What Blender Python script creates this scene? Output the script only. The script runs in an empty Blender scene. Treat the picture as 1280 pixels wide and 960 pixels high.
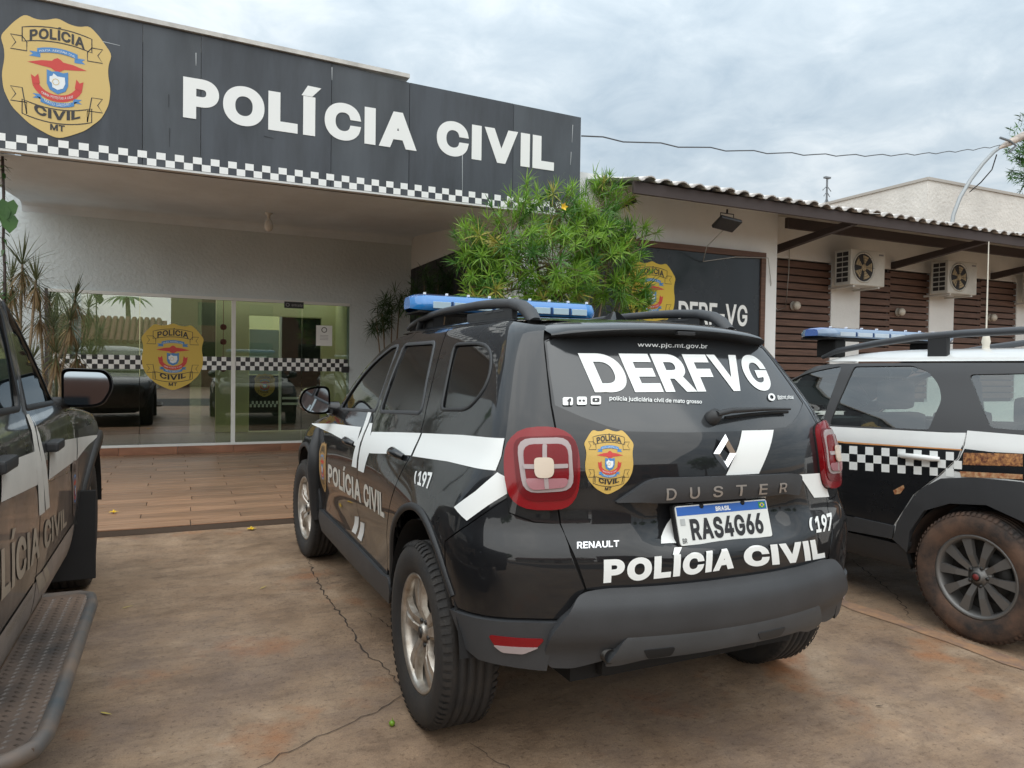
import bpy, bmesh, math, random
from mathutils import Vector, Matrix
from mathutils.bvhtree import BVHTree
from mathutils.geometry import delaunay_2d_cdt, barycentric_transform

SC = bpy.context.scene
COL = SC.collection
PI = math.pi
R = math.radians
random.seed(7)

# ------------------------------------------------------------------ camera
# World frame: X right and Y forward along the station front, Z up, ground z = 0.
FPX = 907.08                                     # focal length in pixels of the 1280 x 960 photo
CAM = Vector((-1.7193, -2.6478, 1.3583))
_r, _p, _y = 0.014577, -0.020219, -0.434104      # roll, pitch, yaw
_fw = Vector((-math.sin(_y)*math.cos(_p), math.cos(_y)*math.cos(_p), math.sin(_p)))
_rt = Vector((math.cos(_y), math.sin(_y), 0))
_up = _rt.cross(_fw)
CR = _rt*math.cos(_r) + _up*math.sin(_r)
CU = _up*math.cos(_r) - _rt*math.sin(_r)
CF = _fw
cam_d = bpy.data.cameras.new('camera')
cam_d.sensor_width = 36.0
cam_d.lens = 36.0*FPX/1280.0
cam_d.clip_start = 0.05
cam_d.clip_end = 2000
cam = bpy.data.objects.new('camera', cam_d)
COL.objects.link(cam)
m = Matrix.Identity(4)
for i in range(3):
    m[i][0], m[i][1], m[i][2], m[i][3] = CR[i], CU[i], -CF[i], CAM[i]
cam.matrix_world = m
SC.camera = cam

def ray(u, v):
    return (CR*((u-640)/FPX) + CU*((480-v)/FPX) + CF).normalized()
def on_y(u, v, y):
    d = ray(u, v); return CAM + d*((y-CAM.y)/d.y)
def on_x(u, v, x):
    d = ray(u, v); return CAM + d*((x-CAM.x)/d.x)
def on_z(u, v, z=0.0):
    d = ray(u, v); return CAM + d*((z-CAM.z)/d.z)

# ------------------------------------------------------------------ sky, sun, exposure
SUN_EL, SUN_AZ = R(44), R(-144)                   # sun behind the camera to the left, veiled by cloud
w = bpy.data.worlds.new('World'); SC.world = w; w.use_nodes = True
nt = w.node_tree; nt.nodes.clear()
def N(t, **k):
    n = nt.nodes.new(t)
    for a, b in k.items(): setattr(n, a, b)
    return n
sky = N('ShaderNodeTexSky'); sky.sky_type = 'NISHITA'; sky.sun_disc = False
sky.sun_elevation = SUN_EL; sky.sun_rotation = SUN_AZ; sky.dust_density = 2.0
tc = N('ShaderNodeTexCoord')
sep = N('ShaderNodeSeparateXYZ'); nt.links.new(tc.outputs['Generated'], sep.inputs[0])
zz = N('ShaderNodeMath', operation='MAXIMUM'); nt.links.new(sep.outputs[2], zz.inputs[0]); zz.inputs[1].default_value = 0.0
za = N('ShaderNodeMath', operation='ADD'); nt.links.new(zz.outputs[0], za.inputs[0]); za.inputs[1].default_value = 0.22
dx = N('ShaderNodeMath', operation='DIVIDE'); nt.links.new(sep.outputs[0], dx.inputs[0]); nt.links.new(za.outputs[0], dx.inputs[1])
dy = N('ShaderNodeMath', operation='DIVIDE'); nt.links.new(sep.outputs[1], dy.inputs[0]); nt.links.new(za.outputs[0], dy.inputs[1])
cb = N('ShaderNodeCombineXYZ'); nt.links.new(dx.outputs[0], cb.inputs[0]); nt.links.new(dy.outputs[0], cb.inputs[1])
n1 = N('ShaderNodeTexNoise'); n1.inputs['Scale'].default_value = 1.1; n1.inputs['Detail'].default_value = 3; n1.inputs['Roughness'].default_value = 0.55
n2 = N('ShaderNodeTexNoise'); n2.inputs['Scale'].default_value = 5.0; n2.inputs['Detail'].default_value = 7; n2.inputs['Roughness'].default_value = 0.6
n2.inputs['Distortion'].default_value = 0.4
nt.links.new(cb.outputs[0], n1.inputs['Vector']); nt.links.new(cb.outputs[0], n2.inputs['Vector'])
mx = N('ShaderNodeMath', operation='MULTIPLY'); nt.links.new(n1.outputs[0], mx.inputs[0]); mx.inputs[1].default_value = 0.60
ad = N('ShaderNodeMath', operation='MULTIPLY_ADD'); nt.links.new(n2.outputs[0], ad.inputs[0]); ad.inputs[1].default_value = 0.40
nt.links.new(mx.outputs[0], ad.inputs[2])
cr = N('ShaderNodeValToRGB'); nt.links.new(ad.outputs[0], cr.inputs[0])
e = cr.color_ramp.elements
e[0].position = 0.36; e[0].color = (0.43, 0.525, 0.605, 1)
e[1].position = 0.62; e[1].color = (0.82, 0.875, 0.90, 1)
x = cr.color_ramp.elements.new(0.49); x.color = (0.585, 0.67, 0.73, 1)
sc_ = N('ShaderNodeVectorMath', operation='SCALE'); nt.links.new(cr.outputs[0], sc_.inputs[0]); sc_.inputs['Scale'].default_value = 10.6
ze = N('ShaderNodeMath', operation='MULTIPLY_ADD'); nt.links.new(zz.outputs[0], ze.inputs[0]); ze.inputs[1].default_value = 9.0; ze.inputs[2].default_value = 3.9
nt.links.new(ze.outputs[0], sc_.inputs['Scale'])
mixc = N('ShaderNodeMix', data_type='RGBA'); mixc.inputs[0].default_value = 0.93
nt.links.new(sky.outputs[0], mixc.inputs[6]); nt.links.new(sc_.outputs[0], mixc.inputs[7])
bg = N('ShaderNodeBackground'); nt.links.new(mixc.outputs[2], bg.inputs[0]); bg.inputs[1].default_value = 0.1
ow = N('ShaderNodeOutputWorld'); nt.links.new(bg.outputs[0], ow.inputs[0])

sl = bpy.data.lights.new('sun', 'SUN'); sl.energy = 1.5; sl.angle = R(120); sl.color = (1.0, 0.95, 0.87)
so = bpy.data.objects.new('sun', sl); COL.objects.link(so)
sd = Vector((math.sin(SUN_AZ)*math.cos(SUN_EL), math.cos(SUN_AZ)*math.cos(SUN_EL), math.sin(SUN_EL)))
so.rotation_euler = sd.to_track_quat('Z', 'Y').to_euler()
so.location = (0, 0, 20)
SC.view_settings.view_transform = 'Standard'
SC.view_settings.look = 'None'
SC.view_settings.exposure = 0.82
SC.view_settings.gamma = 1.0
SC.cycles.max_bounces = 8
SC.cycles.transparent_max_bounces = 12
SC.cycles.caustics_reflective = False
SC.cycles.caustics_refractive = False

# ------------------------------------------------------------------ materials
MATS = {}
def mat(name, color=(0.5,0.5,0.5), rough=0.5, metal=0.0, coat=0.0, spec=0.5, vary=None, bump=None, coords='Position', emit=None, rvary=None):
    if name in MATS: return MATS[name]
    ma = bpy.data.materials.new(name); ma.use_nodes = True; MATS[name] = ma
    t = ma.node_tree; b = t.nodes['Principled BSDF']
    b.inputs['Base Color'].default_value = (*color, 1)
    b.inputs['Roughness'].default_value = rough
    b.inputs['Metallic'].default_value = metal
    b.inputs['Coat Weight'].default_value = coat
    b.inputs['Coat Roughness'].default_value = 0.03
    b.inputs['Specular IOR Level'].default_value = spec
    if emit:
        b.inputs['Emission Color'].default_value = (*emit[0], 1); b.inputs['Emission Strength'].default_value = emit[1]
    def vec():
        if coords == 'Position':
            return t.nodes.new('ShaderNodeNewGeometry').outputs['Position']
        return t.nodes.new('ShaderNodeTexCoord').outputs[coords]
    if vary:                                   # (scale, amount, second colour or None[, stretch xyz])
        nz = t.nodes.new('ShaderNodeTexNoise'); nz.inputs['Scale'].default_value = vary[0]
        nz.inputs['Detail'].default_value = 6; nz.inputs['Roughness'].default_value = 0.62
        src = vec()
        if len(vary) > 3:
            mp = t.nodes.new('ShaderNodeMapping'); mp.inputs['Scale'].default_value = vary[3]
            t.links.new(src, mp.inputs[0]); src = mp.outputs[0]
        t.links.new(src, nz.inputs['Vector'])
        rp = t.nodes.new('ShaderNodeValToRGB'); t.links.new(nz.outputs[0], rp.inputs[0])
        c2 = vary[2] if vary[2] else tuple(c*(1-vary[1]) for c in color)
        rp.color_ramp.elements[0].position = 0.36; rp.color_ramp.elements[0].color = (*c2, 1)
        rp.color_ramp.elements[1].position = 0.64; rp.color_ramp.elements[1].color = (*color, 1)
        t.links.new(rp.outputs[0], b.inputs['Base Color'])
    if rvary:
        nz = t.nodes.new('ShaderNodeTexNoise'); nz.inputs['Scale'].default_value = rvary[0]; nz.inputs['Detail'].default_value = 5
        t.links.new(vec(), nz.inputs['Vector'])
        mr = t.nodes.new('ShaderNodeMapRange'); t.links.new(nz.outputs[0], mr.inputs[0])
        mr.inputs[1].default_value = 0.35; mr.inputs[2].default_value = 0.65
        mr.inputs[3].default_value = rvary[1]; mr.inputs[4].default_value = rvary[2]
        t.links.new(mr.outputs[0], b.inputs['Roughness'])
    if bump:                                   # (scale, strength, distance)
        nb = t.nodes.new('ShaderNodeTexNoise'); nb.inputs['Scale'].default_value = bump[0]; nb.inputs['Detail'].default_value = 8
        t.links.new(vec(), nb.inputs['Vector'])
        bm = t.nodes.new('ShaderNodeBump'); bm.inputs['Strength'].default_value = bump[1]; bm.inputs['Distance'].default_value = bump[2]
        t.links.new(nb.outputs[0], bm.inputs['Height']); t.links.new(bm.outputs[0], b.inputs['Normal'])
    return ma

def glass(name, tint=(0.8,0.85,0.82), refl=1.0, base=0.0, rough=0.0):
    """thin pane: see-through tint mixed with a mirror by Fresnel"""
    if name in MATS: return MATS[name]
    ma = bpy.data.materials.new(name); ma.use_nodes = True; MATS[name] = ma
    t = ma.node_tree; t.nodes.clear()
    o = t.nodes.new('ShaderNodeOutputMaterial'); mxs = t.nodes.new('ShaderNodeMixShader')
    tr = t.nodes.new('ShaderNodeBsdfTransparent'); tr.inputs[0].default_value = (*tint, 1)
    gl = t.nodes.new('ShaderNodeBsdfGlossy'); gl.inputs['Roughness'].default_value = rough
    fr = t.nodes.new('ShaderNodeLayerWeight'); fr.inputs[0].default_value = 0.28
    ml = t.nodes.new('ShaderNodeMath'); ml.operation = 'MULTIPLY_ADD'; ml.use_clamp = True
    ml.inputs[1].default_value = refl; ml.inputs[2].default_value = base
    t.links.new(fr.outputs['Fresnel'], ml.inputs[0]); t.links.new(ml.outputs[0], mxs.inputs[0])
    t.links.new(tr.outputs[0], mxs.inputs[1]); t.links.new(gl.outputs[0], mxs.inputs[2])
    t.links.new(mxs.outputs[0], o.inputs[0])
    return ma

# ------------------------------------------------------------------ objects
def thing(name, label, cat, loc=(0,0,0), group=None):
    o = bpy.data.objects.new(name, None); COL.objects.link(o); o.location = loc
    o.empty_display_size = 0.2
    o['label'] = label; o['category'] = cat
    if group: o['group'] = group
    return o
def tag(o, label, cat, group=None):
    o['label'] = label; o['category'] = cat
    if group: o['group'] = group
    return o
def struct(o):
    o['kind'] = 'structure'; return o
def adopt(o, parent):
    if parent is None: return o
    o.parent = parent
    if parent.type == 'EMPTY':
        o.matrix_parent_inverse = Matrix.Translation(-Vector(parent.location))
    return o
def link(name, me, parent=None):
    o = bpy.data.objects.new(name, me); COL.objects.link(o)
    return adopt(o, parent)
def copy_tree(o, shift=Vector((0,0,0)), parent=None):
    c = o.copy(); COL.objects.link(c)
    if parent is None:
        c.location = Vector(o.location) + shift
    else:
        c.parent = parent
    for ch in list(o.children): copy_tree(ch, shift, c)
    return c

class MB:
    """collects verts and faces, builds one mesh object"""
    def __init__(s): s.v = []; s.f = []; s.m = []; s.sm = []
    def add(s, vs, fs, mi=0, smooth=False):
        k = len(s.v); s.v += [tuple(v) for v in vs]
        for f in fs: s.f.append([k+i for i in f]); s.m.append(mi); s.sm.append(smooth)
        return s
    def box(s, a, b, mi=0, bev=0.0):
        x0,y0,z0 = a; x1,y1,z1 = b
        if bev <= 0:
            vs = [(x0,y0,z0),(x1,y0,z0),(x1,y1,z0),(x0,y1,z0),(x0,y0,z1),(x1,y0,z1),(x1,y1,z1),(x0,y1,z1)]
            return s.add(vs, [(3,2,1,0),(4,5,6,7),(0,1,5,4),(1,2,6,5),(2,3,7,6),(3,0,4,7)], mi)
        bm = bmesh.new(); bmesh.ops.create_cube(bm, size=1)
        for v in bm.verts:
            v.co = Vector((x0 if v.co.x<0 else x1, y0 if v.co.y<0 else y1, z0 if v.co.z<0 else z1))
        bmesh.ops.bevel(bm, geom=list(bm.edges), offset=bev, segments=2, affect='EDGES', profile=0.6)
        bm.verts.index_update()
        s.add([v.co[:] for v in bm.verts], [[v.index for v in f.verts] for f in bm.faces], mi, False)
        bm.free(); return s
    def prism(s, poly, fn, d0, d1, mi=0, smooth=False):
        """poly: 2D outline; fn(u, v, d) -> 3D; extruded from d0 to d1"""
        n = len(poly)
        vs = [fn(u,v,d0) for u,v in poly] + [fn(u,v,d1) for u,v in poly]
        s.add(vs, [list(range(n))[::-1], list(range(n,2*n))], mi)
        vs2 = list(vs)
        s.add(vs2, [(i,(i+1)%n,n+(i+1)%n,n+i) for i in range(n)], mi, smooth)
        return s
    def tube(s, path, r, n=8, mi=0, cap=True, flat=1.0, upv=None):
        P = [Vector(p) for p in path]; k = len(P)
        rs = r if isinstance(r, (list,tuple)) else [r]*k
        vs = []; prev = None
        for i in range(k):
            t = (P[min(i+1,k-1)] - P[max(i-1,0)]).normalized()
            if prev is None:
                a = Vector(upv) if upv else (Vector((0,0,1)) if abs(t.z) < 0.9 else Vector((1,0,0)))
            else: a = prev
            b = t.cross(a)
            if b.length < 1e-6: b = t.cross(Vector((1,0.3,0)))
            b.normalize(); a = b.cross(t).normalized(); prev = a
            for j in range(n):
                an = 2*PI*j/n
                vs.append(P[i] + (b*math.cos(an) + a*math.sin(an)*flat)*rs[i])
        fs = [(i*n+j, i*n+(j+1)%n, (i+1)*n+(j+1)%n, (i+1)*n+j) for i in range(k-1) for j in range(n)]
        s.add(vs, fs, mi, True)
        if cap: 
            s.add(vs[:n], [list(range(n))[::-1]], mi); s.add(vs[-n:], [list(range(n))], mi)
        return s
    def lathe(s, prof, origin, axis, n=32, mi=0, closed=False, smooth=True):
        """prof: (radius, along axis) list"""
        ax = Vector(axis).normalized(); a = ax.orthogonal().normalized(); b = ax.cross(a); o = Vector(origin)
        vs = [o + ax*h + (a*math.cos(2*PI*j/n) + b*math.sin(2*PI*j/n))*r for r,h in prof for j in range(n)]
        k = len(prof)
        fs = [(i*n+j, i*n+(j+1)%n, (i+1)*n+(j+1)%n, (i+1)*n+j) for i in range(k-1) for j in range(n)]
        return s.add(vs, fs, mi, smooth)
    def grid(s, fn, us, vs_, mi=0, smooth=True, flip=False):
        nu, nv = len(us), len(vs_)
        vs = [fn(u,v) for v in vs_ for u in us]
        fs = [(j*nu+i, j*nu+i+1, (j+1)*nu+i+1, (j+1)*nu+i) for j in range(nv-1) for i in range(nu-1)]
        if flip: fs = [f[::-1] for f in fs]
        return s.add(vs, fs, mi, smooth)
    def mesh(s, name, mats):
        me = bpy.data.meshes.new(name); me.from_pydata(s.v, [], s.f)
        for q in (mats if isinstance(mats,(list,tuple)) else [mats]): me.materials.append(q)
        me.polygons.foreach_set('material_index', s.m); me.polygons.foreach_set('use_smooth', s.sm)
        me.update(); return me
    def build(s, name, mats, parent=None, fix=False):
        me = s.mesh(name, mats)
        if fix:
            bm = bmesh.new(); bm.from_mesh(me); bmesh.ops.remove_doubles(bm, verts=bm.verts, dist=1e-5)
            bmesh.ops.recalc_face_normals(bm, faces=bm.faces); bm.to_mesh(me); bm.free()
        return link(name, me, parent)
def bx(name, a, b, m_, parent=None, bev=0.0):
    return MB().box(a, b, 0, bev).build(name, m_, parent)
def lerp(a, b, t): return a + (b-a)*t
def interp(tab, x):
    if x <= tab[0][0]: return tab[0][1]
    for (x0,y0),(x1,y1) in zip(tab, tab[1:]):
        if x <= x1: return y0 + (y1-y0)*(x-x0)/(x1-x0)
    return tab[-1][1]
def spline(tab):
    """monotone-ish smooth interpolation through a table"""
    xs = [t[0] for t in tab]; ys = [t[1] for t in tab]; n = len(xs)
    d = [(ys[i+1]-ys[i])/(xs[i+1]-xs[i]) for i in range(n-1)]
    mt = [d[0]] + [0.0 if d[i-1]*d[i] <= 0 else 2*d[i-1]*d[i]/(d[i-1]+d[i]) for i in range(1,n-1)] + [d[-1]]
    def f(x):
        if x <= xs[0]: return ys[0] + mt[0]*(x-xs[0])
        if x >= xs[-1]: return ys[-1] + mt[-1]*(x-xs[-1])
        lo, hi = 0, n-1
        while hi-lo > 1:
            q = (lo+hi)//2
            if xs[q] <= x: lo = q
            else: hi = q
        h = xs[hi]-xs[lo]; t = (x-xs[lo])/h
        return (ys[lo]*(1+2*t)*(1-t)**2 + h*mt[lo]*t*(1-t)**2 + ys[hi]*t*t*(3-2*t) + h*mt[hi]*t*t*(t-1))
    return f
def smooth_poly(pts, it=2):
    """Chaikin corner cutting on a closed outline"""
    for _ in range(it):
        q = []
        n = len(pts)
        for i in range(n):
            a, b = pts[i], pts[(i+1)%n]
            q.append((a[0]*.75+b[0]*.25, a[1]*.75+b[1]*.25)); q.append((a[0]*.25+b[0]*.75, a[1]*.25+b[1]*.75))
        pts = q
    return pts
def round_poly(pts, r, n=4):
    """closed outline with rounded corners of radius r (or a list of radii)"""
    out = []; k = len(pts)
    for i in range(k):
        p0, p1, p2 = Vector(pts[i-1]), Vector(pts[i]), Vector(pts[(i+1)%k])
        rr = r[i] if isinstance(r,(list,tuple)) else r
        a = p0-p1; b = p2-p1
        if rr <= 0: out.append(tuple(p1)); continue
        la = min(rr, a.length*.48); lb = min(rr, b.length*.48)
        A = p1 + a.normalized()*la; B = p1 + b.normalized()*lb
        for j in range(n+1):
            t = j/n; q = A*(1-t)**2 + p1*2*t*(1-t) + B*t*t
            out.append((q.x, q.y))
    return out

# ------------------------------------------------------------------ flat print: text, crest, checks
_txt = {}
import os
try:                                             # a grotesque face that ships with Blender
    FONT = bpy.data.fonts.load(os.path.join(bpy.utils.system_resource('DATAFILES', path='fonts'), 'Inter.woff2'))
except Exception:
    FONT = None
def glyphs(s, space=1.0, shear=0.0):
    """outline loops of a string in font units"""
    cu = bpy.data.curves.new('lettering', 'FONT'); cu.body = s
    if FONT: cu.font = FONT
    cu.shear = shear; cu.space_character = space; cu.dimensions = '2D'
    o = bpy.data.objects.new('lettering', cu); COL.objects.link(o)
    dg = bpy.context.evaluated_depsgraph_get(); ev = o.evaluated_get(dg); cv = ev.to_curve(dg)
    loops = []
    for sp in cv.splines:
        P = []
        if sp.type == 'BEZIER':
            B = sp.bezier_points; n = len(B)
            for i in range(n):
                a, c = B[i], B[(i+1)%n]; p0, p1, p2, p3 = a.co, a.handle_right, c.handle_left, c.co
                st = ((p1-p0).cross(p3-p0)).length + ((p2-p0).cross(p3-p0)).length
                k = 1 if st < 1e-5 else 5
                for j in range(k):
                    t = j/k; q = p0*(1-t)**3+p1*3*t*(1-t)**2+p2*3*t*t*(1-t)+p3*t**3; P.append(Vector((q.x,q.y)))
        else: P = [Vector((p.co.x,p.co.y)) for p in sp.points]
        if len(P) > 2: loops.append(P)
    ev.to_curve_clear(); bpy.data.objects.remove(o); bpy.data.curves.remove(cu)
    def area(P): return sum(P[i].x*P[(i+1)%len(P)].y-P[(i+1)%len(P)].x*P[i].y for i in range(len(P)))/2
    if loops and area(max(loops, key=lambda P: abs(area(P)))) < 0: loops = [P[::-1] for P in loops]
    return loops
_gl = {}
def glyph(ch):
    if ch not in _gl:
        if ch in 'IÍ':
            h = max(p.y for L in glyph('E') for p in L); y0 = min(p.y for L in glyph('E') for p in L); w_ = (h-y0)*.135
            L = [[Vector((0,y0)),Vector((w_,y0)),Vector((w_,h)),Vector((0,h))]]
            if ch == 'Í':
                d = (h-y0); L.append([Vector((w_*.1,h+d*.20)),Vector((w_*.75,h+d*.20)),Vector((w_*1.6,h+d*.33)),Vector((w_*.6,h+d*.33))])
            _gl[ch] = L
        else: _gl[ch] = glyphs(ch)
    return _gl[ch]
def text2d(s, bold=0.0, shear=0.0, space=1.0):
    """filled lettering normalised to its own box: verts in 0..1 x 0..1, faces, aspect w/h"""
    key = (s, bold, shear, space)
    if key in _txt: return _txt[key]
    if bold > .015 or 'I' in s or 'Í' in s:
        loops = []; x = 0; gap = (.055+bold*2.0)*space
        for ch in s:
            if ch == ' ': x += .26; continue
            G = glyph(ch); m0 = min(p.x for L in G for p in L)
            wd = max(p.x for L in (G[:1] if ch == 'Í' else G) for p in L)-m0
            loops += [[Vector((p.x-m0+x, p.y)) for p in L] for L in G]; x += wd+gap
    else: loops = glyphs(s, space, shear)
    vs, fs = embolden(loops, bold)
    x0 = min(v[0] for v in vs); x1 = max(v[0] for v in vs); y0 = min(v[1] for v in vs); y1 = max(v[1] for v in vs)
    vs = [((x-x0)/(x1-x0), (y-y0)/(y1-y0)) for x,y in vs]
    _txt[key] = (vs, fs, (x1-x0)/(y1-y0)); return _txt[key]
def embolden(loops, b):
    """push every outline outward by b with mitred corners and fill by winding number"""
    def area(P): return sum(P[i].x*P[(i+1)%len(P)].y-P[(i+1)%len(P)].x*P[i].y for i in range(len(P)))/2
    big = max(loops, key=lambda P: abs(area(P)))
    if area(big) < 0: loops = [P[::-1] for P in loops]
    pts = []; ed = []; polys = []
    for L in loops:
        M_ = [L[0]]
        for p in L[1:]:
            if (p-M_[-1]).length > 2e-3: M_.append(p)
        if (M_[0]-M_[-1]).length < 2e-3: M_.pop()
        n = len(M_); Q = []
        if n < 3: continue
        for i in range(n):
            d0 = (M_[i]-M_[i-1]).normalized(); d1 = (M_[(i+1)%n]-M_[i]).normalized()
            n0 = Vector((d0.y,-d0.x)); n1 = Vector((d1.y,-d1.x)); mt = n0+n1
            if mt.length < 1e-4: mt = n0.copy()
            mt.normalize(); k = 1/max(.5, mt.dot(n0))
            Q.append(M_[i] + mt*b*k)
        k = len(pts); pts += Q; ed += [(k+i, k+(i+1)%n) for i in range(n)]; polys.append(Q)
    ov, oe, of, *_ = delaunay_2d_cdt(pts, ed, [], 0, 1e-6)
    def wind(p):
        w = 0
        for P in polys:
            n = len(P)
            for i in range(n):
                a, c = P[i], P[(i+1)%n]
                if a[1] <= p[1]:
                    if c[1] > p[1] and (c[0]-a[0])*(p[1]-a[1])-(p[0]-a[0])*(c[1]-a[1]) > 0: w += 1
                elif c[1] <= p[1] and (c[0]-a[0])*(p[1]-a[1])-(p[0]-a[0])*(c[1]-a[1]) < 0: w -= 1
        return w
    F = []
    for f in of:
        c = sum((ov[i] for i in f), Vector((0,0)))/len(f)
        if wind(c) > 0: F.append(tuple(f))
    return [tuple(v) for v in ov], F

class Print:
    """layered flat artwork in its own 2D units: list of (verts, faces, material, layer)"""
    def __init__(s): s.L = []
    def poly(s, pts, m_, layer=0): s.L.append(([tuple(p) for p in pts], [tuple(range(len(pts)))], m_, layer)); return s
    def mesh(s, vs, fs, m_, layer=0): s.L.append((list(vs), list(fs), m_, layer)); return s
    def text(s, t, x0, y0, x1, y1, m_, layer=0, bold=0.0, shear=0.0, bend=0.0, space=1.0):
        vs, fs, a = text2d(t, bold, shear, space)
        q = [(lerp(x0,x1,u), lerp(y0,y1,v) + bend*(1-(2*u-1)**2)) for u,v in vs]
        s.L.append((q, fs, m_, layer)); return s
    def stroke(s, pts, wd, m_, layer=0, closed=True):
        n = len(pts); L_ = []; Rr = []
        for i in range(n):
            a = Vector(pts[i-1] if (closed or i>0) else pts[i]); b = Vector(pts[(i+1)%n] if (closed or i<n-1) else pts[i])
            t = (b-a).normalized(); nn = Vector((-t.y, t.x))*wd/2; p = Vector(pts[i])
            L_.append(tuple(p+nn)); Rr.append(tuple(p-nn))
        fs = [(i,(i+1)%n,n+(i+1)%n,n+i) for i in range(n if closed else n-1)]
        s.L.append((L_+Rr, fs, m_, layer)); return s
    def put(s, name, fn, parent, gap=0.0012, maxedge=None, base=0.002, double=False):
        """fn(u, v, lift) -> 3D point"""
        mats = []; mb = MB()
        for vs, fs, m_, layer in s.L:
            if m_ not in mats: mats.append(m_)
            if maxedge:
                bm = bmesh.new(); bv = [bm.verts.new((x,y,0)) for x,y in vs]
                for f in fs:
                    try: bm.faces.new([bv[i] for i in f])
                    except ValueError: pass
                bmesh.ops.triangulate(bm, faces=bm.faces)
                for _ in range(5):
                    le = [e for e in bm.edges if e.calc_length() > maxedge]
                    if not le: break
                    bmesh.ops.subdivide_edges(bm, edges=le, cuts=1)
                    bmesh.ops.triangulate(bm, faces=bm.faces)
                bm.verts.index_update(); vs = [(v.co.x,v.co.y) for v in bm.verts]; fs = [[v.index for v in f.verts] for f in bm.faces]; bm.free()
            mb.add([fn(u,v,base+layer*gap) for u,v in vs], fs, mats.index(m_), True)
        return mb.build(name, mats, parent)
def flat(o, ux, uy):
    """frame for Print.put: origin, unit axes scaled to size"""
    o, ux, uy = Vector(o), Vector(ux), Vector(uy); n = ux.cross(uy).normalized()
    return lambda u, v, d: o + ux*u + uy*v + n*d

WHITE = mat('white_vinyl', (0.80,0.82,0.81), 0.45)
INK = mat('black_vinyl', (0.018,0.018,0.02), 0.4)
GOLD = mat('crest_gold', (0.56,0.37,0.085), 0.45)
CRED = mat('crest_red', (0.55,0.045,0.035), 0.45)
CBLUE = mat('crest_blue', (0.06,0.22,0.50), 0.45)
CWHITE = mat('crest_white', (0.75,0.80,0.82), 0.45)

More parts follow.
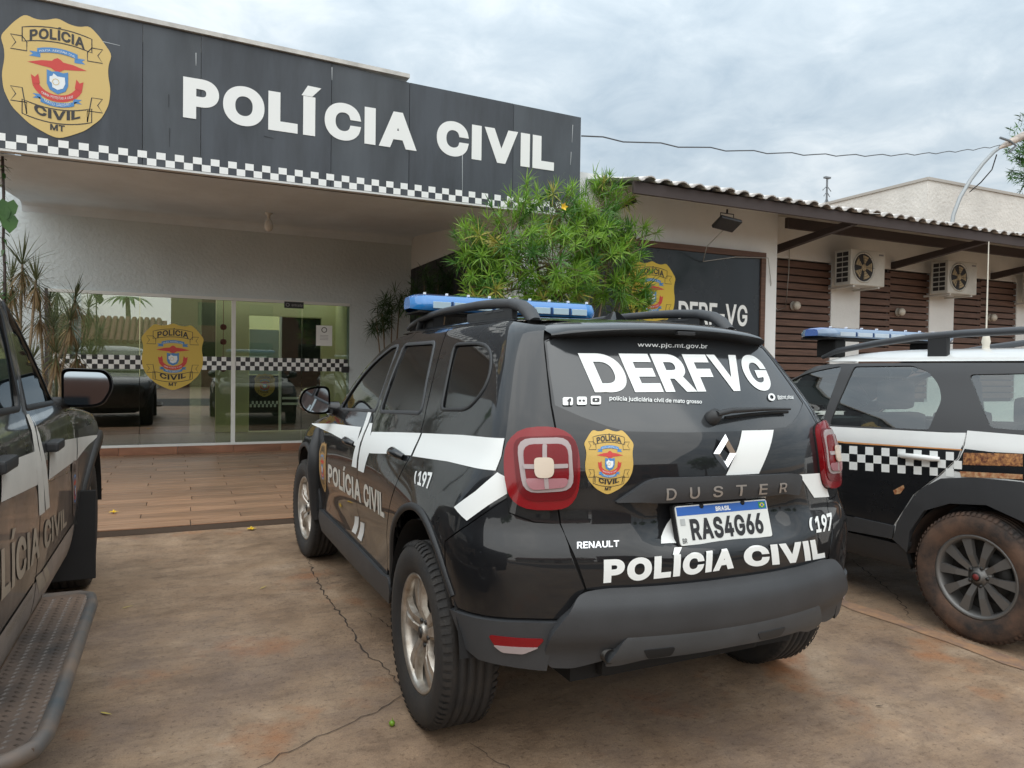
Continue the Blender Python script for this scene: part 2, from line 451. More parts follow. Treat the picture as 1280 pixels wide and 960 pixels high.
def crest(gold=None, lines=True):
    """state police shield, drawn in a unit box 1 wide by 1.17 high, origin bottom left"""
    g = gold or GOLD
    p = Print()
    half = [(0.5,1.17),(0.40,1.125),(0.30,1.115),(0.215,1.15),(0.12,1.06),(0.0,0.90),(0.035,0.80),(0.04,0.70),(0.015,0.55),(0.03,0.40),(0.10,0.25),(0.25,0.11),(0.40,0.035),(0.5,0.0)]
    out = half + [(1-x,y) for x,y in half[-2:0:-1]]
    out = round_poly(out, 0.05, 3)
    p.poly(out[::-1], g, 0)
    def ribbon(cx, y, w_, h, sag, col, layer, tails=0.09, drop=-0.05):
        n = 10; T = []; B = []
        for i in range(n+1):
            t = -1+2*i/n; T.append((cx+t*w_/2, y+h+sag*(1-t*t))); B.append((cx+t*w_/2, y+sag*(1-t*t)))
        sh = T + B[::-1]
        tl = [(cx-w_/2, y+h+drop),(cx-w_/2-tails, y+h+drop),(cx-w_/2-tails*.55, y+h/2+drop),(cx-w_/2-tails, y+drop),(cx-w_/2+tails*.4, y+drop),(cx-w_/2+tails*.4, y)]
        tr_ = [(2*cx-x, yy) for x,yy in tl]
        if col is None:
            for q in (sh, tl, tr_): p.stroke(q, 0.010, INK, layer)
        else:
            p.poly(sh[::-1], col, layer+1)
            p.poly(tl, col, layer); p.poly(tr_[::-1], col, layer)
    ribbon(0.5, 0.885, 0.62, 0.135, 0.045, None, 1, 0.10, -0.085)
    p.text('POLÍCIA', 0.255, 0.905, 0.745, 1.035, INK, 2, 0.03, bend=0.045)
    ribbon(0.5, 0.20, 0.62, 0.135, -0.055, None, 1, 0.10, 0.11)
    p.text('CIVIL', 0.295, 0.225, 0.705, 0.315, INK, 2, 0.035, bend=-0.045)
    p.text('MT', 0.435, 0.075, 0.565, 0.135, INK, 2, 0.03)
    ribbon(0.5, 0.795, 0.36, 0.048, 0.03, CBLUE, 1, 0.07, -0.035)
    p.text('POLÍCIA JUDICIÁRIA CIVIL', 0.34, 0.806, 0.66, 0.832, CWHITE, 3, 0.0, bend=0.03)
    # eagle with spread wings
    lw = [(0.5,0.78),(0.47,0.765),(0.45,0.745),(0.36,0.735),(0.235,0.70),(0.34,0.685),(0.44,0.675),(0.47,0.655),(0.5,0.64)]
    p.poly((lw + [(1-x,y) for x,y in lw[-2:0:-1]]), CRED, 1)
    # small shield with a map
    sh = [(0.405,0.655),(0.405,0.52),(0.43,0.465),(0.5,0.43),(0.57,0.465),(0.595,0.52),(0.595,0.655),(0.55,0.64),(0.5,0.65),(0.45,0.64)]
    p.poly(sh, CBLUE, 2)
    p.poly([(0.43,0.59),(0.455,0.60),(0.465,0.625),(0.50,0.60),(0.565,0.60),(0.57,0.54),(0.55,0.49),(0.50,0.47),(0.455,0.49),(0.45,0.53),(0.43,0.545)], CWHITE, 3)
    p.stroke([(0.485+0.03*math.cos(a*PI/4), 0.545+0.03*math.sin(a*PI/4)) for a in range(8)], 0.006, g, 4)
    # red motto ribbon round the shield
    n = 12; a0, a1 = R(200), R(340); O = []; I = []
    for i in range(n+1):
        a = a0+(a1-a0)*i/n; O.append((0.5+0.235*math.cos(a), 0.555+0.20*math.sin(a))); I.append((0.5+0.175*math.cos(a), 0.555+0.135*math.sin(a)))
    p.mesh(O+I, [(i,i+1,n+2+i,n+1+i) for i in range(n)], CRED, 1)
    p.poly([(0.28,0.49),(0.345,0.51),(0.33,0.60),(0.30,0.565),(0.265,0.585)], CRED, 2)
    p.poly([(0.72,0.49),(0.735,0.585),(0.70,0.565),(0.67,0.60),(0.655,0.51)], CRED, 2)
    p.text('OMNIA POTESTAS A LEGE', 0.36, 0.415, 0.64, 0.44, CWHITE, 3, 0.0, bend=-0.035)
    ribbon(0.5, 0.335, 0.30, 0.042, -0.03, CBLUE, 1, 0.07, 0.03)
    p.text('MATO GROSSO', 0.385, 0.343, 0.615, 0.368, CWHITE, 3, 0.0, bend=-0.03)
    return p
def checks(nx, ny, dark=None, light=None, first=0):
    p = Print()
    if dark: p.poly([(0,0),(nx,0),(nx,ny),(0,ny)], dark, 0)
    for j in range(ny):
        for i in range(nx):
            if (i+j+first) % 2 == 0: p.poly([(i,j),(i+1,j),(i+1,j+1),(i,j+1)], light or WHITE, 1)
    return p
# ================================================================== SETTING
def ground_material():
    ma = bpy.data.materials.new('stained_concrete'); ma.use_nodes = True
    t = ma.node_tree; b = t.nodes['Principled BSDF']
    g = t.nodes.new('ShaderNodeNewGeometry').outputs['Position']
    def noise(scale, detail=6, rough=0.6, stretch=None, dist=0.0):
        n = t.nodes.new('ShaderNodeTexNoise'); n.inputs['Scale'].default_value = scale; n.inputs['Detail'].default_value = detail
        n.inputs['Roughness'].default_value = rough; n.inputs['Distortion'].default_value = dist
        s_ = g
        if stretch:
            mp = t.nodes.new('ShaderNodeMapping'); mp.inputs['Scale'].default_value = stretch[0]; mp.inputs['Rotation'].default_value = (0,0,stretch[1])
            t.links.new(g, mp.inputs[0]); s_ = mp.outputs[0]
        t.links.new(s_, n.inputs['Vector']); return n.outputs[0]
    def ramp(src, stops):
        r_ = t.nodes.new('ShaderNodeValToRGB'); t.links.new(src, r_.inputs[0]); el = r_.color_ramp.elements
        el[0].position, el[0].color = stops[0][0], (*stops[0][1],1); el[1].position, el[1].color = stops[-1][0], (*stops[-1][1],1)
        for p_, c_ in stops[1:-1]:
            q = el.new(p_); q.color = (*c_,1)
        return r_.outputs[0]
    def mix(f, a, c_, mode='MIX'):
        m_ = t.nodes.new('ShaderNodeMix'); m_.data_type = 'RGBA'; m_.blend_type = mode
        if isinstance(f, float): m_.inputs[0].default_value = f
        else: t.links.new(f, m_.inputs[0])
        t.links.new(a, m_.inputs[6])
        if isinstance(c_, tuple): m_.inputs[7].default_value = (*c_,1)
        else: t.links.new(c_, m_.inputs[7])
        return m_.outputs[2]
    base = ramp(noise(1.5, 10, 0.72), [(0.30,(0.165,0.108,0.070)),(0.43,(0.265,0.178,0.115)),(0.56,(0.335,0.234,0.154)),(0.70,(0.42,0.315,0.225))])
    streak = ramp(noise(3.2, 10, 0.78, ((0.5,2.2,1), R(-18)), 0.1), [(0.34,(0.55,0.53,0.53)),(0.50,(1,1,1)),(0.68,(1.18,1.13,1.08))])
    c = mix(0.6, base, streak, 'MULTIPLY')
    blot = ramp(noise(5.0, 10, 0.8, None, 0.2), [(0.36,(0.45,0.41,0.40)),(0.49,(1,1,1)),(0.66,(1.18,1.14,1.08))])
    c = mix(0.5, c, blot, 'MULTIPLY')
    orange = ramp(noise(1.7, 5, 0.6), [(0.57,(0,0,0)),(0.72,(1,1,1))])
    c = mix(orange, c, (0.36,0.165,0.075))
    grey = ramp(noise(0.55, 6, 0.7), [(0.52,(0,0,0)),(0.70,(0.8,0.8,0.8))])
    c = mix(grey, c, (0.17,0.125,0.105))
    spk = ramp(noise(42, 6, 0.8), [(0.36,(0.42,0.38,0.36)),(0.46,(1,1,1)),(0.60,(1.0,1.0,1.0)),(0.70,(1.6,1.57,1.52))])
    c = mix(0.8, c, spk, 'MULTIPLY')
    fine = ramp(noise(160, 3, 0.7), [(0.3,(0.75,0.74,0.73)),(0.7,(1.15,1.15,1.15))])
    c = mix(0.7, c, fine, 'MULTIPLY')
    t.links.new(c, b.inputs['Base Color'])
    rr = t.nodes.new('ShaderNodeMapRange'); t.links.new(noise(3,5), rr.inputs[0])
    rr.inputs[1].default_value = 0.3; rr.inputs[2].default_value = 0.7; rr.inputs[3].default_value = 0.42; rr.inputs[4].default_value = 0.75
    t.links.new(rr.outputs[0], b.inputs['Roughness'])
    bp = t.nodes.new('ShaderNodeBump'); bp.inputs['Strength'].default_value = 0.55; bp.inputs['Distance'].default_value = 0.02
    ma1 = t.nodes.new('ShaderNodeMath'); ma1.operation = 'MULTIPLY_ADD'; ma1.inputs[1].default_value = 0.25
    t.links.new(noise(70,8,0.75), ma1.inputs[0]); t.links.new(noise(9, 9, 0.75), ma1.inputs[2])
    t.links.new(ma1.outputs[0], bp.inputs['Height']); t.links.new(bp.outputs[0], b.inputs['Normal'])
    return ma
GROUND = ground_material()
gm = MB(); gm.add([(-300,-300,0),(300,-300,0),(300,300,0),(-300,300,0)], [(0,1,2,3)])
ground = struct(gm.build('ground', GROUND))

# expansion joint beside the right car, and the cracks in the slab
CRACK = mat('crack_dirt', (0.055,0.04,0.032), 0.95)
JOINT = mat('joint_filler', (0.42,0.24,0.13), 0.9, vary=(9,0.5,(0.23,0.15,0.11)))
mb = MB(); rnd = random.Random(3)
k = 60; prev = None
for i in range(k):
    y0 = -4.5+8.2*i/k; y1 = -4.5+8.2*(i+1)/k
    a = (1.885+rnd.uniform(-.012,.012), 0.045+rnd.uniform(-.01,.02))
    if prev is None: prev = a
    mb.add([(prev[0]-prev[1],y0,.004),(prev[0]+prev[1],y0,.004),(a[0]+a[1],y1,.004),(a[0]-a[1],y1,.004)], [(0,1,2,3)])
    prev = a
mb.build('expansion_joint', JOINT, ground)
def crack(pts, wd, seed):
    rn = random.Random(seed); P = [on_z(u,v) for u,v in pts]; Q = []
    for a, b_ in zip(P, P[1:]):
        n = max(2, int((b_-a).length/0.035))
        for i in range(n):
            q = a.lerp(b_, i/n); Q.append(q + Vector((rn.uniform(-.012,.012), rn.uniform(-.012,.012), 0)))
    Q.append(P[-1]); mb = MB(); L_ = []; Rr = []
    for i, q in enumerate(Q):
        t = (Q[min(i+1,len(Q)-1)]-Q[max(i-1,0)]).normalized(); n = Vector((-t.y,t.x,0))*wd*rn.uniform(.25,1.15)*min(1, .35+1.3*math.sin(PI*min(.97,max(.03,i/len(Q)))))
        L_.append((q.x+n.x,q.y+n.y,.0035)); Rr.append((q.x-n.x,q.y-n.y,.0035))
    n = len(Q)
    mb.add(L_+Rr, [(i,n+i,n+i+1,i+1) for i in range(n-1)]); mb.build('crack', CRACK, ground)
crack([(382,692),(400,735),(430,775),(455,815),(485,838),(505,862)], .0045, 1)
crack([(505,868),(470,890),(420,912),(350,945),(300,975)], .0022, 2)
crack([(590,930),(640,965)], .0018, 3)
crack([(455,765),(500,790)], .003, 5)
crack([(1065,700),(1120,745),(1140,775)], .004, 6)

# tiled entrance floor: wood-look planks laid on a low slab
FLZ = 0.055
SLAB = mat('slab_edge', (0.12,0.09,0.07), 0.9)
slab = MB().box((-6.0,3.8,0.002),(1.79,9.0,FLZ-.012)).build('entrance_floor', SLAB); struct(slab)
def plank_mat(name, tint):
    ma = bpy.data.materials.new(name); ma.use_nodes = True; t = ma.node_tree; b = t.nodes['Principled BSDF']
    oi = t.nodes.new('ShaderNodeObjectInfo'); g = t.nodes.new('ShaderNodeNewGeometry')
    ofs = t.nodes.new('ShaderNodeVectorMath'); ofs.operation = 'SCALE'; ofs.inputs[0].default_value = (37,19,11); t.links.new(oi.outputs['Random'], ofs.inputs['Scale'])
    av = t.nodes.new('ShaderNodeVectorMath'); t.links.new(g.outputs['Position'], av.inputs[0]); t.links.new(ofs.outputs[0], av.inputs[1])
    mp = t.nodes.new('ShaderNodeMapping'); mp.inputs['Scale'].default_value = (1.6,24,6); t.links.new(av.outputs[0], mp.inputs[0])
    n = t.nodes.new('ShaderNodeTexNoise'); n.inputs['Scale'].default_value = 1; n.inputs['Detail'].default_value = 7; n.inputs['Distortion'].default_value = 0.6
    t.links.new(mp.outputs[0], n.inputs['Vector'])
    r_ = t.nodes.new('ShaderNodeValToRGB'); t.links.new(n.outputs[0], r_.inputs[0])
    r_.color_ramp.elements[0].position = .32; r_.color_ramp.elements[0].color = (*[c*.55 for c in tint],1)
    r_.color_ramp.elements[1].position = .66; r_.color_ramp.elements[1].color = (*tint,1)
    hv = t.nodes.new('ShaderNodeHueSaturation'); t.links.new(r_.outputs[0], hv.inputs['Color'])
    mr = t.nodes.new('ShaderNodeMapRange'); t.links.new(oi.outputs['Random'], mr.inputs[0]); mr.inputs[3].default_value = .78; mr.inputs[4].default_value = 1.15
    t.links.new(mr.outputs[0], hv.inputs['Value']); t.links.new(hv.outputs[0], b.inputs['Base Color'])
    b.inputs['Roughness'].default_value = 0.38
    bp = t.nodes.new('ShaderNodeBump'); bp.inputs['Strength'].default_value = .12; bp.inputs['Distance'].default_value = .01
    t.links.new(n.outputs[0], bp.inputs['Height']); t.links.new(bp.outputs[0], b.inputs['Normal'])
    return ma
PLANK = plank_mat('wood_look_tile', (0.37,0.21,0.125))
pm = MB().box((-.5965,-.0965,-.010),(.5965,.0965,0), 0, .003).mesh('plank', PLANK)
rnd = random.Random(11)
rows = int((9.0-3.8)/.2)
for j in range(rows):
    off = [0,.42,.84][j%3] + rnd.uniform(-.03,.03)
    xx = -4.6+off
    while xx < 1.79-.6:
        o = link('plank', pm, slab); o.location = (xx, 3.9+j*.2, FLZ+rnd.uniform(-.0012,.0012)); xx += 1.2
    if 1.79-(xx-.6) > .12:
        w_ = (1.788-(xx-.6)); o = link('plank', pm, slab); o.scale.x = w_/1.2; o.location = (xx-.6+w_/2, 3.9+j*.2, FLZ)

# ---------------------------------------------------------------- entrance building
WALLW = mat('white_stucco', (0.66,0.67,0.65), 0.9, vary=(1.3,0.10,None), bump=(26,0.5,0.02))
WALLG = mat('grey_stucco', (0.62,0.69,0.71), 0.9, vary=(0.8,0.12,None), bump=(20,0.55,0.02))
SOFF = mat('soffit_paint', (0.74,0.83,0.90), 0.85, vary=(1.1,0.16,None,(1,0.4,1)), bump=(7,0.1,0.02))
bld = thing('entrance_building', 'grey stucco recessed entrance building with sloping soffit and glass front', 'building', (-1,9,0))
# back wall with the shop-front opening  (x -3.3..0.80, z 0.17..2.37)
GX0, GX1, GZ0, GZ1, WY = -3.30, 0.80, 0.20, 2.37, 9.0
mb = MB()
for a, c in (((-7.5,WY,0),(GX0,WY+.2,4.1)), ((GX1,WY,0),(1.81,WY+.2,4.1)), ((GX0,WY,GZ1),(GX1,WY+.2,4.1)), ((GX0,WY+.02,0),(GX1,WY+.2,GZ0-.03))):
    mb.box(a, c)
mb.build('back_wall', WALLG, bld)
# cove-edged sloping soffit
def sof_z(y): return 3.12 + (y-4.78)*(3.52-3.12)/(9.0-4.78)
mb = MB()
mb.add([(-3.5,4.78,3.12),(1.81,4.78,3.12),(1.81,8.8,sof_z(8.8)),(-3.6,8.8,sof_z(8.8))], [(3,2,1,0)])
cv = [(8.8,sof_z(8.8)),(8.9,sof_z(8.8)-.005),(8.96,sof_z(8.8)-.04),(8.995,sof_z(8.8)-.12)]
for (y0,z0),(y1,z1) in zip(cv,cv[1:]): mb.add([(-3.6,y0,z0),(1.81,y0,z0),(1.81,y1,z1),(-3.6,y1,z1)], [(3,2,1,0)], 0, True)
mb.add([(-3.5,4.78,3.12),(-3.6,8.8,sof_z(8.8)),(-3.6,8.8,4.0),(-3.5,4.78,4.0)], [(0,1,2,3)])
mb.build('soffit', SOFF, bld)
bx('roof_slab', (-3.49,4.79,3.95),(1.9,9.2,4.08), mat('flat_roof', (0.3,0.3,0.29), .9), bld)
# tall side wall on the right of the recess: white above, dark split-face tile below
bx('side_wall', (1.812,5.21,0),(2.0,9.2,4.1), WALLW, bld)
TILE = mat('dark_split_tile', (0.020,0.021,0.026), 0.55, vary=(7,0.6,None), bump=(30,0.4,0.01))
mb = MB()
tm = MB().box((-.014,-.048,-.148),(0,.048,.148), 0, .004).mesh('cladding_tile', TILE)
rnd = random.Random(5)
clad = bx('cladding_backing', (1.796,5.25,0),(1.811,8.96,2.98), mat('grout_dark', (.012,.012,.014), .9), bld)
for j in range(10):
    for i in range(37):
        if j < 3 and i > 6: continue
        o = link('cladding_tile', tm, clad); o.location = (1.796+rnd.uniform(0,.006), 5.3+i*.1, .15+j*.3-.02)

# plinth planks below the glass
xs = [-4.2,-3.0,-2.45,-1.69,-.93,-.24,.45,1.79]
plm = plank_mat('plinth_tile', (0.36,0.17,0.10))
for a, c in zip(xs, xs[1:]):
    MB().box((a+.002,WY-.02,FLZ),(c-.002,WY+.015,GZ0-.035), 0, .003).build('plinth_tile', plm, bld)

# glass shop front
ALU = mat('white_aluminium', (0.74,0.76,0.74), 0.35)
gf = thing('glass_shopfront', 'wide glass shopfront with white rails, gold crest and checkered band', 'shopfront', (-1.2,WY,FLZ))
GL_A = glass('mirror_film_glass', (0.50,0.56,0.50), 1.5, 0.22)
GL_B = glass('clear_glass', (0.80,0.86,0.78), 1.2, 0.05)
bx('bottom_rail', (GX0,WY-.025,GZ0-.035),(GX1,WY+.03,GZ0), ALU, gf, .004)
bx('top_rail', (GX0,WY-.025,GZ1-.045),(GX1,WY+.03,GZ1), ALU, gf, .004)
bx('door_post', (-.965,WY-.012,GZ0),(-.905,WY+.028,GZ1-.045), ALU, gf, .004)
for a, c, mm in ((GX0,-2.19,GL_A),(-2.186,-1.182,GL_A),(-1.178,-.966,GL_B),(-.904,.06,GL_B),(.064,GX1,GL_B)):
    bx('pane', (a+.002,WY+.004,GZ0),(c-.002,WY+.012,GZ1-.045), mm, gf)
bx('edge_strip', (GX0-.04,WY-.02,GZ0-.03),(GX0-.002,WY+.02,GZ1), mat('dark_bronze', (.05,.04,.035), .4), gf)
n = 60
checks(n, 3, INK, WHITE).put('checkered_band', flat((-3.25,WY+.0035,1.285),(4.03/n,0,0),(0,0,.195/3)), gf, .0006, base=.0006)
p0 = on_y(176,400,WY); p1 = on_y(255,488,WY)
cw = 1.0*(p1.x-p0.x)
crest(mat('crest_gold_glass', (0.60,0.43,0.07), .45)).put('crest_sticker', flat((p0.x,WY+.0015,p1.z),(cw,0,0),(0,0,cw)), gf, .0008)
pp = Print().poly([(0,0),(.25,0),(.25,.32),(0,.32)], WHITE, 0)
pp.stroke([(.125+.04*math.cos(a*PI/4), .25+.04*math.sin(a*PI/4)) for a in range(8)], .012, INK, 1)
for j in range(4): pp.poly([(.06,.16-j*.022),(.19,.16-j*.022),(.19,.166-j*.022),(.06,.166-j*.022)], mat('print_grey',(.35,.35,.36),.6), 1)
q = on_y(395,432,WY)
pp.put('paper_notice', flat((q.x,WY+.003,q.z),(1,0,0),(0,0,1)), gf, .0008)
q = on_y(355,385,WY)
pp = Print().poly([(0,0),(.29,0),(.29,.10),(0,.10)], INK, 0).text('entrada', .11,.03,.27,.07, mat('print_grey'), 1)
pp.stroke([(.05+.025*math.cos(a*PI/4), .05+.025*math.sin(a*PI/4)) for a in range(8)], .008, mat('print_grey'), 1)
pp.put('door_sign', flat((q.x,WY-.028,q.z),(1,0,0),(0,0,1)), gf, .0008)
q = on_y(432,462,WY)
bx('lock', (q.x-.07,WY-.03,q.z-.05),(q.x+.05,WY+.003,q.z+.05), INK, gf, .01)

# lobby behind the glass
LOB = mat('lobby_wall', (0.62,0.60,0.36), 0.8)
lob = thing('lobby_room', 'pale green lobby walls, floor and ceiling seen through the glass', 'room', (-1,10.5,0))
bx('lobby_floor', (GX0,WY+.2,0),(1.8,13,GZ0-.02), mat('lobby_tile', (.34,.30,.24), .3), lob)
bx('lobby_ceiling', (GX0,WY+.21,2.75),(1.8,10.4,2.85), mat('lobby_white', (.75,.75,.7), .8), lob)  # stops short of the back wall, an added opening to daylight the lobby
bx('lobby_back_wall', (GX0,12.8,GZ0-.01),(1.8,13,2.74), LOB, lob)
bx('lobby_side_wall', (.95,WY+.21,GZ0-.01),(1.1,12.79,2.74), LOB, lob)
bx('lobby_left_wall', (-3.6,WY+.21,GZ0-.01),(-3.45,12.79,2.74), LOB, lob)
# partition with a dark door opening on the right and a cream return wall
bx('partition', (-1.32,10.9,GZ0-.01),(-.55,11.05,2.74), LOB, lob)
bx('partition', (-.55,10.9,2.25),(.95,11.05,2.74), LOB, lob)
bx('partition', (.70,10.9,GZ0-.01),(.949,11.05,2.249), LOB, lob)
DK = mat('dark_door', (.015,.018,.018), .25)
bx('inner_door', (.0,10.93,GZ0),(.69,10.98,2.24), DK, lob, .005)
bx('inner_door_frame', (-.03,10.88,GZ0),(.0,11.0,2.24), ALU, lob)
bx('inner_window', (-.54,10.95,1.2),(-.04,10.98,2.0), mat('pale_window', (.45,.55,.52), .2), lob)
bx('inner_panel', (-.54,10.94,GZ0),(-.04,10.99,1.19), DK, lob)
checks(14,2,INK,WHITE).put('checkered_strip', flat((-.53,10.935,.62),(.48/14,0,0),(0,0,.055)), lob, .001)
bx('door_rail', (.02,10.9,.66),(.66,10.925,.70), ALU, lob)
bx('door_rail', (.02,10.9,.76),(.66,10.925,.80), ALU, lob)
crest().put('door_crest', flat((-.46,10.93,.80),(.36,0,0),(0,0,.36)), lob, .001)
mb = MB()
for zc in (1.95,1.72,1.45,1.30): mb.lathe([(0,-.05),(.04,-.035),(.05,0),(.04,.035),(0,.05)], (-1.05,9.5,zc), (0,0,1), 10)
mb.tube([(-1.05,9.5,2.72),(-1.05,9.5,1.28)], .004, 5)
tag(mb.build('hanging_ornament', mat('ornament_red', (.25,.02,.02), .4)), 'string of dark red ornaments hanging behind the glass', 'ornament')
rc = thing('reception_desk', 'dark reception counter standing inside the lobby on the left', 'desk', (-2.6,11.4,GZ0-.02))
bx('desk_front', (-3.2,11.0,GZ0-.02),(-1.5,11.08,1.1), mat('desk_dark', (.035,.03,.027), .4), rc)
bx('desk_top', (-3.25,10.95,1.1),(-1.45,11.7,1.14), mat('desk_top', (.12,.08,.05), .3), rc)

# ceiling bulb
q = on_y(336,262,7.4)
cb_ = thing('ceiling_bulb', 'white bulb lamp hanging from the entrance soffit', 'lamp', (q.x,q.y,sof_z(q.y)-.3))
zt = sof_z(q.y)
MB().lathe([(0,0),(.05,0),(.045,-.02),(.022,-.035),(.022,-.08),(0,-.08)], (q.x,q.y,zt), (0,0,1), 16).build('socket', mat('socket_white', (.6,.6,.57), .5), cb_)
MB().lathe([(.022,-.08),(.045,-.11),(.058,-.16),(.055,-.20),(.035,-.235),(0,-.245)], (q.x,q.y,zt), (0,0,1), 16).build('bulb', mat('bulb_glass', (.72,.72,.70), .25), cb_)

# ---------------------------------------------------------------- fascia sign
FY = 4.70
SIGN = mat('sign_dark_vinyl', (0.066,0.078,0.092), 0.50, spec=.42, vary=(1.6,0.38,None,(1.6,1,.35)), rvary=(1.6,.42,.6))
SIGN2 = mat('sign_dark_vinyl_b', (0.058,0.069,0.084), 0.48, spec=.42, vary=(2.0,0.42,None,(1.8,1,.3)), rvary=(1.1,.40,.58))
fs_ = thing('fascia_sign', 'long dark fascia sign with white station lettering and gold crest', 'sign', (-.4,FY,3.14))
def top_z(x): return interp([(-3.6,4.44),(.46,4.345),(.461,4.315),(2.52,4.28)], x)
edges = [-3.6,-2.0,-1.52,-.33,.47,1.66,2.52]
for i,(a,c) in enumerate(zip(edges,edges[1:])):
    mb = MB(); a2, c2 = a+.0025, c-.0025; dy_ = .0015*(i%2)
    y0, y1 = FY+dy_, FY+.06
    z0, z1, z2, z3 = 3.145, 3.145, top_z(c2-.001), top_z(a2+.001)
    mb.add([(a2,y0,z0),(c2,y0,z1),(c2,y0,z2),(a2,y0,z3),(a2,y1,z0),(c2,y1,z1),(c2,y1,z2),(a2,y1,z3)], [(0,1,2,3),(7,6,5,4),(0,3,7,4),(1,5,6,2),(3,2,6,7),(0,4,5,1)])
    mb.build('sign_panel', SIGN if i%2 else SIGN2, fs_)
mb = MB()
mb.add([(2.519,FY+.005,3.145),(2.519,FY+.08,3.145),(2.519,FY+.08,4.285),(2.519,FY+.005,4.285)], [(0,1,2,3)])
mb.box((2.44,FY+.062,3.16),(2.515,FY+.14,4.26))
mb.box((-3.6,FY+.062,3.16),(2.43,FY+.10,4.26)); mb.build('sign_frame', mat('steel_frame', (.25,.26,.27), .5, .6), fs_)
cap = mat('roof_capping', (.62,.61,.58), .7, vary=(5,.3,None))
mb = MB()
mb.add([(-3.6,FY-.03,4.45),(.46,FY-.03,4.352),(.46,FY-.03,4.392),(-3.6,FY-.03,4.49),(-3.6,FY+.5,4.47),(.46,FY+.5,4.372),(.46,FY+.5,4.412),(-3.6,FY+.5,4.51)], [(0,1,2,3),(7,6,5,4),(0,3,7,4),(1,5,6,2),(3,2,6,7),(0,4,5,1)])
mb.build('capping', cap, fs_)
bx('drip_strip', (-3.6,FY-.004,3.125),(2.5,FY+.07,3.143), mat('strip_white', (.62,.63,.62), .6), fs_)
# scuffs and scratches on the panels
SCL = mat('scuff_pale', (.42,.45,.47), .7); SCD = mat('scuff_dark', (.02,.024,.03), .6)
for u0,v0,u1,v1,m_ in ((245,66,245,82,SCL),(211,118,211,134,SCD),(212,160,212,184,SCD),(716,156,715,178,SCL),(714,190,713,206,SCL),(578,190,578,238,SCL),(104,46,150,57,SCL),(415,84,415,100,SCL),(330,170,342,173,SCD)):
    a_, c_ = on_y(u0,v0,FY-.003), on_y(u1,v1,FY-.003); d_ = (c_-a_).normalized(); n_ = Vector((-d_.z,0,d_.x))*.0045
    MB().add([a_-n_,a_+n_,c_+n_*.4,c_-n_*.4], [(0,1,2,3)]).build('scuff', m_, fs_)
# lettering, letter by letter
def letters(text, x0, x1, z0, z1, y, parent, bold, extra=0.0, depth=.003):
    """letters spread between x0 and x1, cap height z0..z1, as thin boards"""
    gl = []; tot = 0
    for ch in text:
        if ch == ' ': gl.append((None,.36)); tot += .36; continue
        vs, f_, a = text2d(ch, bold)
        hh = 1.30 if ch == 'Í' else 1.0
        if ch == '-': vs = [(u,.32+.2*v) for u,v in vs]; a *= .2
        gl.append(((vs,f_,hh), a*hh)); tot += a*hh
    gap = .085; tot += gap*(len(gl)-1); s_ = (x1-x0)/tot; x_ = x0
    for g_, a in gl:
        if g_:
            vs, f_, hh = g_; mb = MB(); H_ = (z1-z0)*hh
            fr = [(x_+u*a*s_, y-depth, z0+v*H_) for u,v in vs]; bk = [(p_[0], y, p_[2]) for p_ in fr]
            mb.add(fr, f_)
            ec = {}
            for f in f_:
                for i in range(len(f)):
                    e_ = (f[i], f[(i+1)%len(f)]); ec[e_] = 1
            k_ = len(fr)
            mb.add(fr+bk, [(b2,a2,k_+a2,k_+b2) for (a2,b2) in ec if (b2,a2) not in ec])
            mb.build('letter', WHITE, parent)
        x_ += (a+gap)*s_
letters('POLÍCIA CIVIL', -1.67, 2.17, 3.62, 3.99, FY-.002, fs_, .048)
n = 78
chk = checks(n, 2, None, WHITE, 1)
chk.put('checkered_band', flat((-3.4,FY-.0025,3.147),(5.9/n,0,0),(0,0,.062)), fs_, .001, base=.0)
p0 = on_y(0,22,FY); p1 = on_y(140,182,FY); cw = p1.x-p0.x
crest(mat('crest_gold_fascia', (0.60,0.44,0.16), .5)).put('crest_sticker', flat((p0.x,FY-.003,p1.z),(cw,0,0),(0,0,(on_y(70,22,FY).z-p1.z)/1.17)), fs_, .0015)

# ---------------------------------------------------------------- right wing
WOOD = mat('dark_brown_wood', (0.15,0.082,0.058), 0.6, vary=(3,0.4,None,(1,6,14)), bump=(18,.2,.01))
WOODT = mat('frame_brown_wood', (0.13,0.065,0.042), 0.6, vary=(4,0.4,None,(1,6,14)))
BEAM = mat('beam_paint', (0.050,0.036,0.034), 0.6)
wing = thing('wing_building', 'white single-storey wing with tiled eave and brown slatted windows', 'building', (7,5.6,0))
WALLWW = mat('wing_white', (0.79,0.81,0.81), 0.9, vary=(1.0,0.10,None), bump=(24,0.25,0.01))
bx('front_wall', (1.80,5.0,0),(5.86,5.2,3.75), WALLWW, wing)
bx('return_wall', (5.66,5.201,0),(5.859,5.62,3.75), WALLWW, wing)
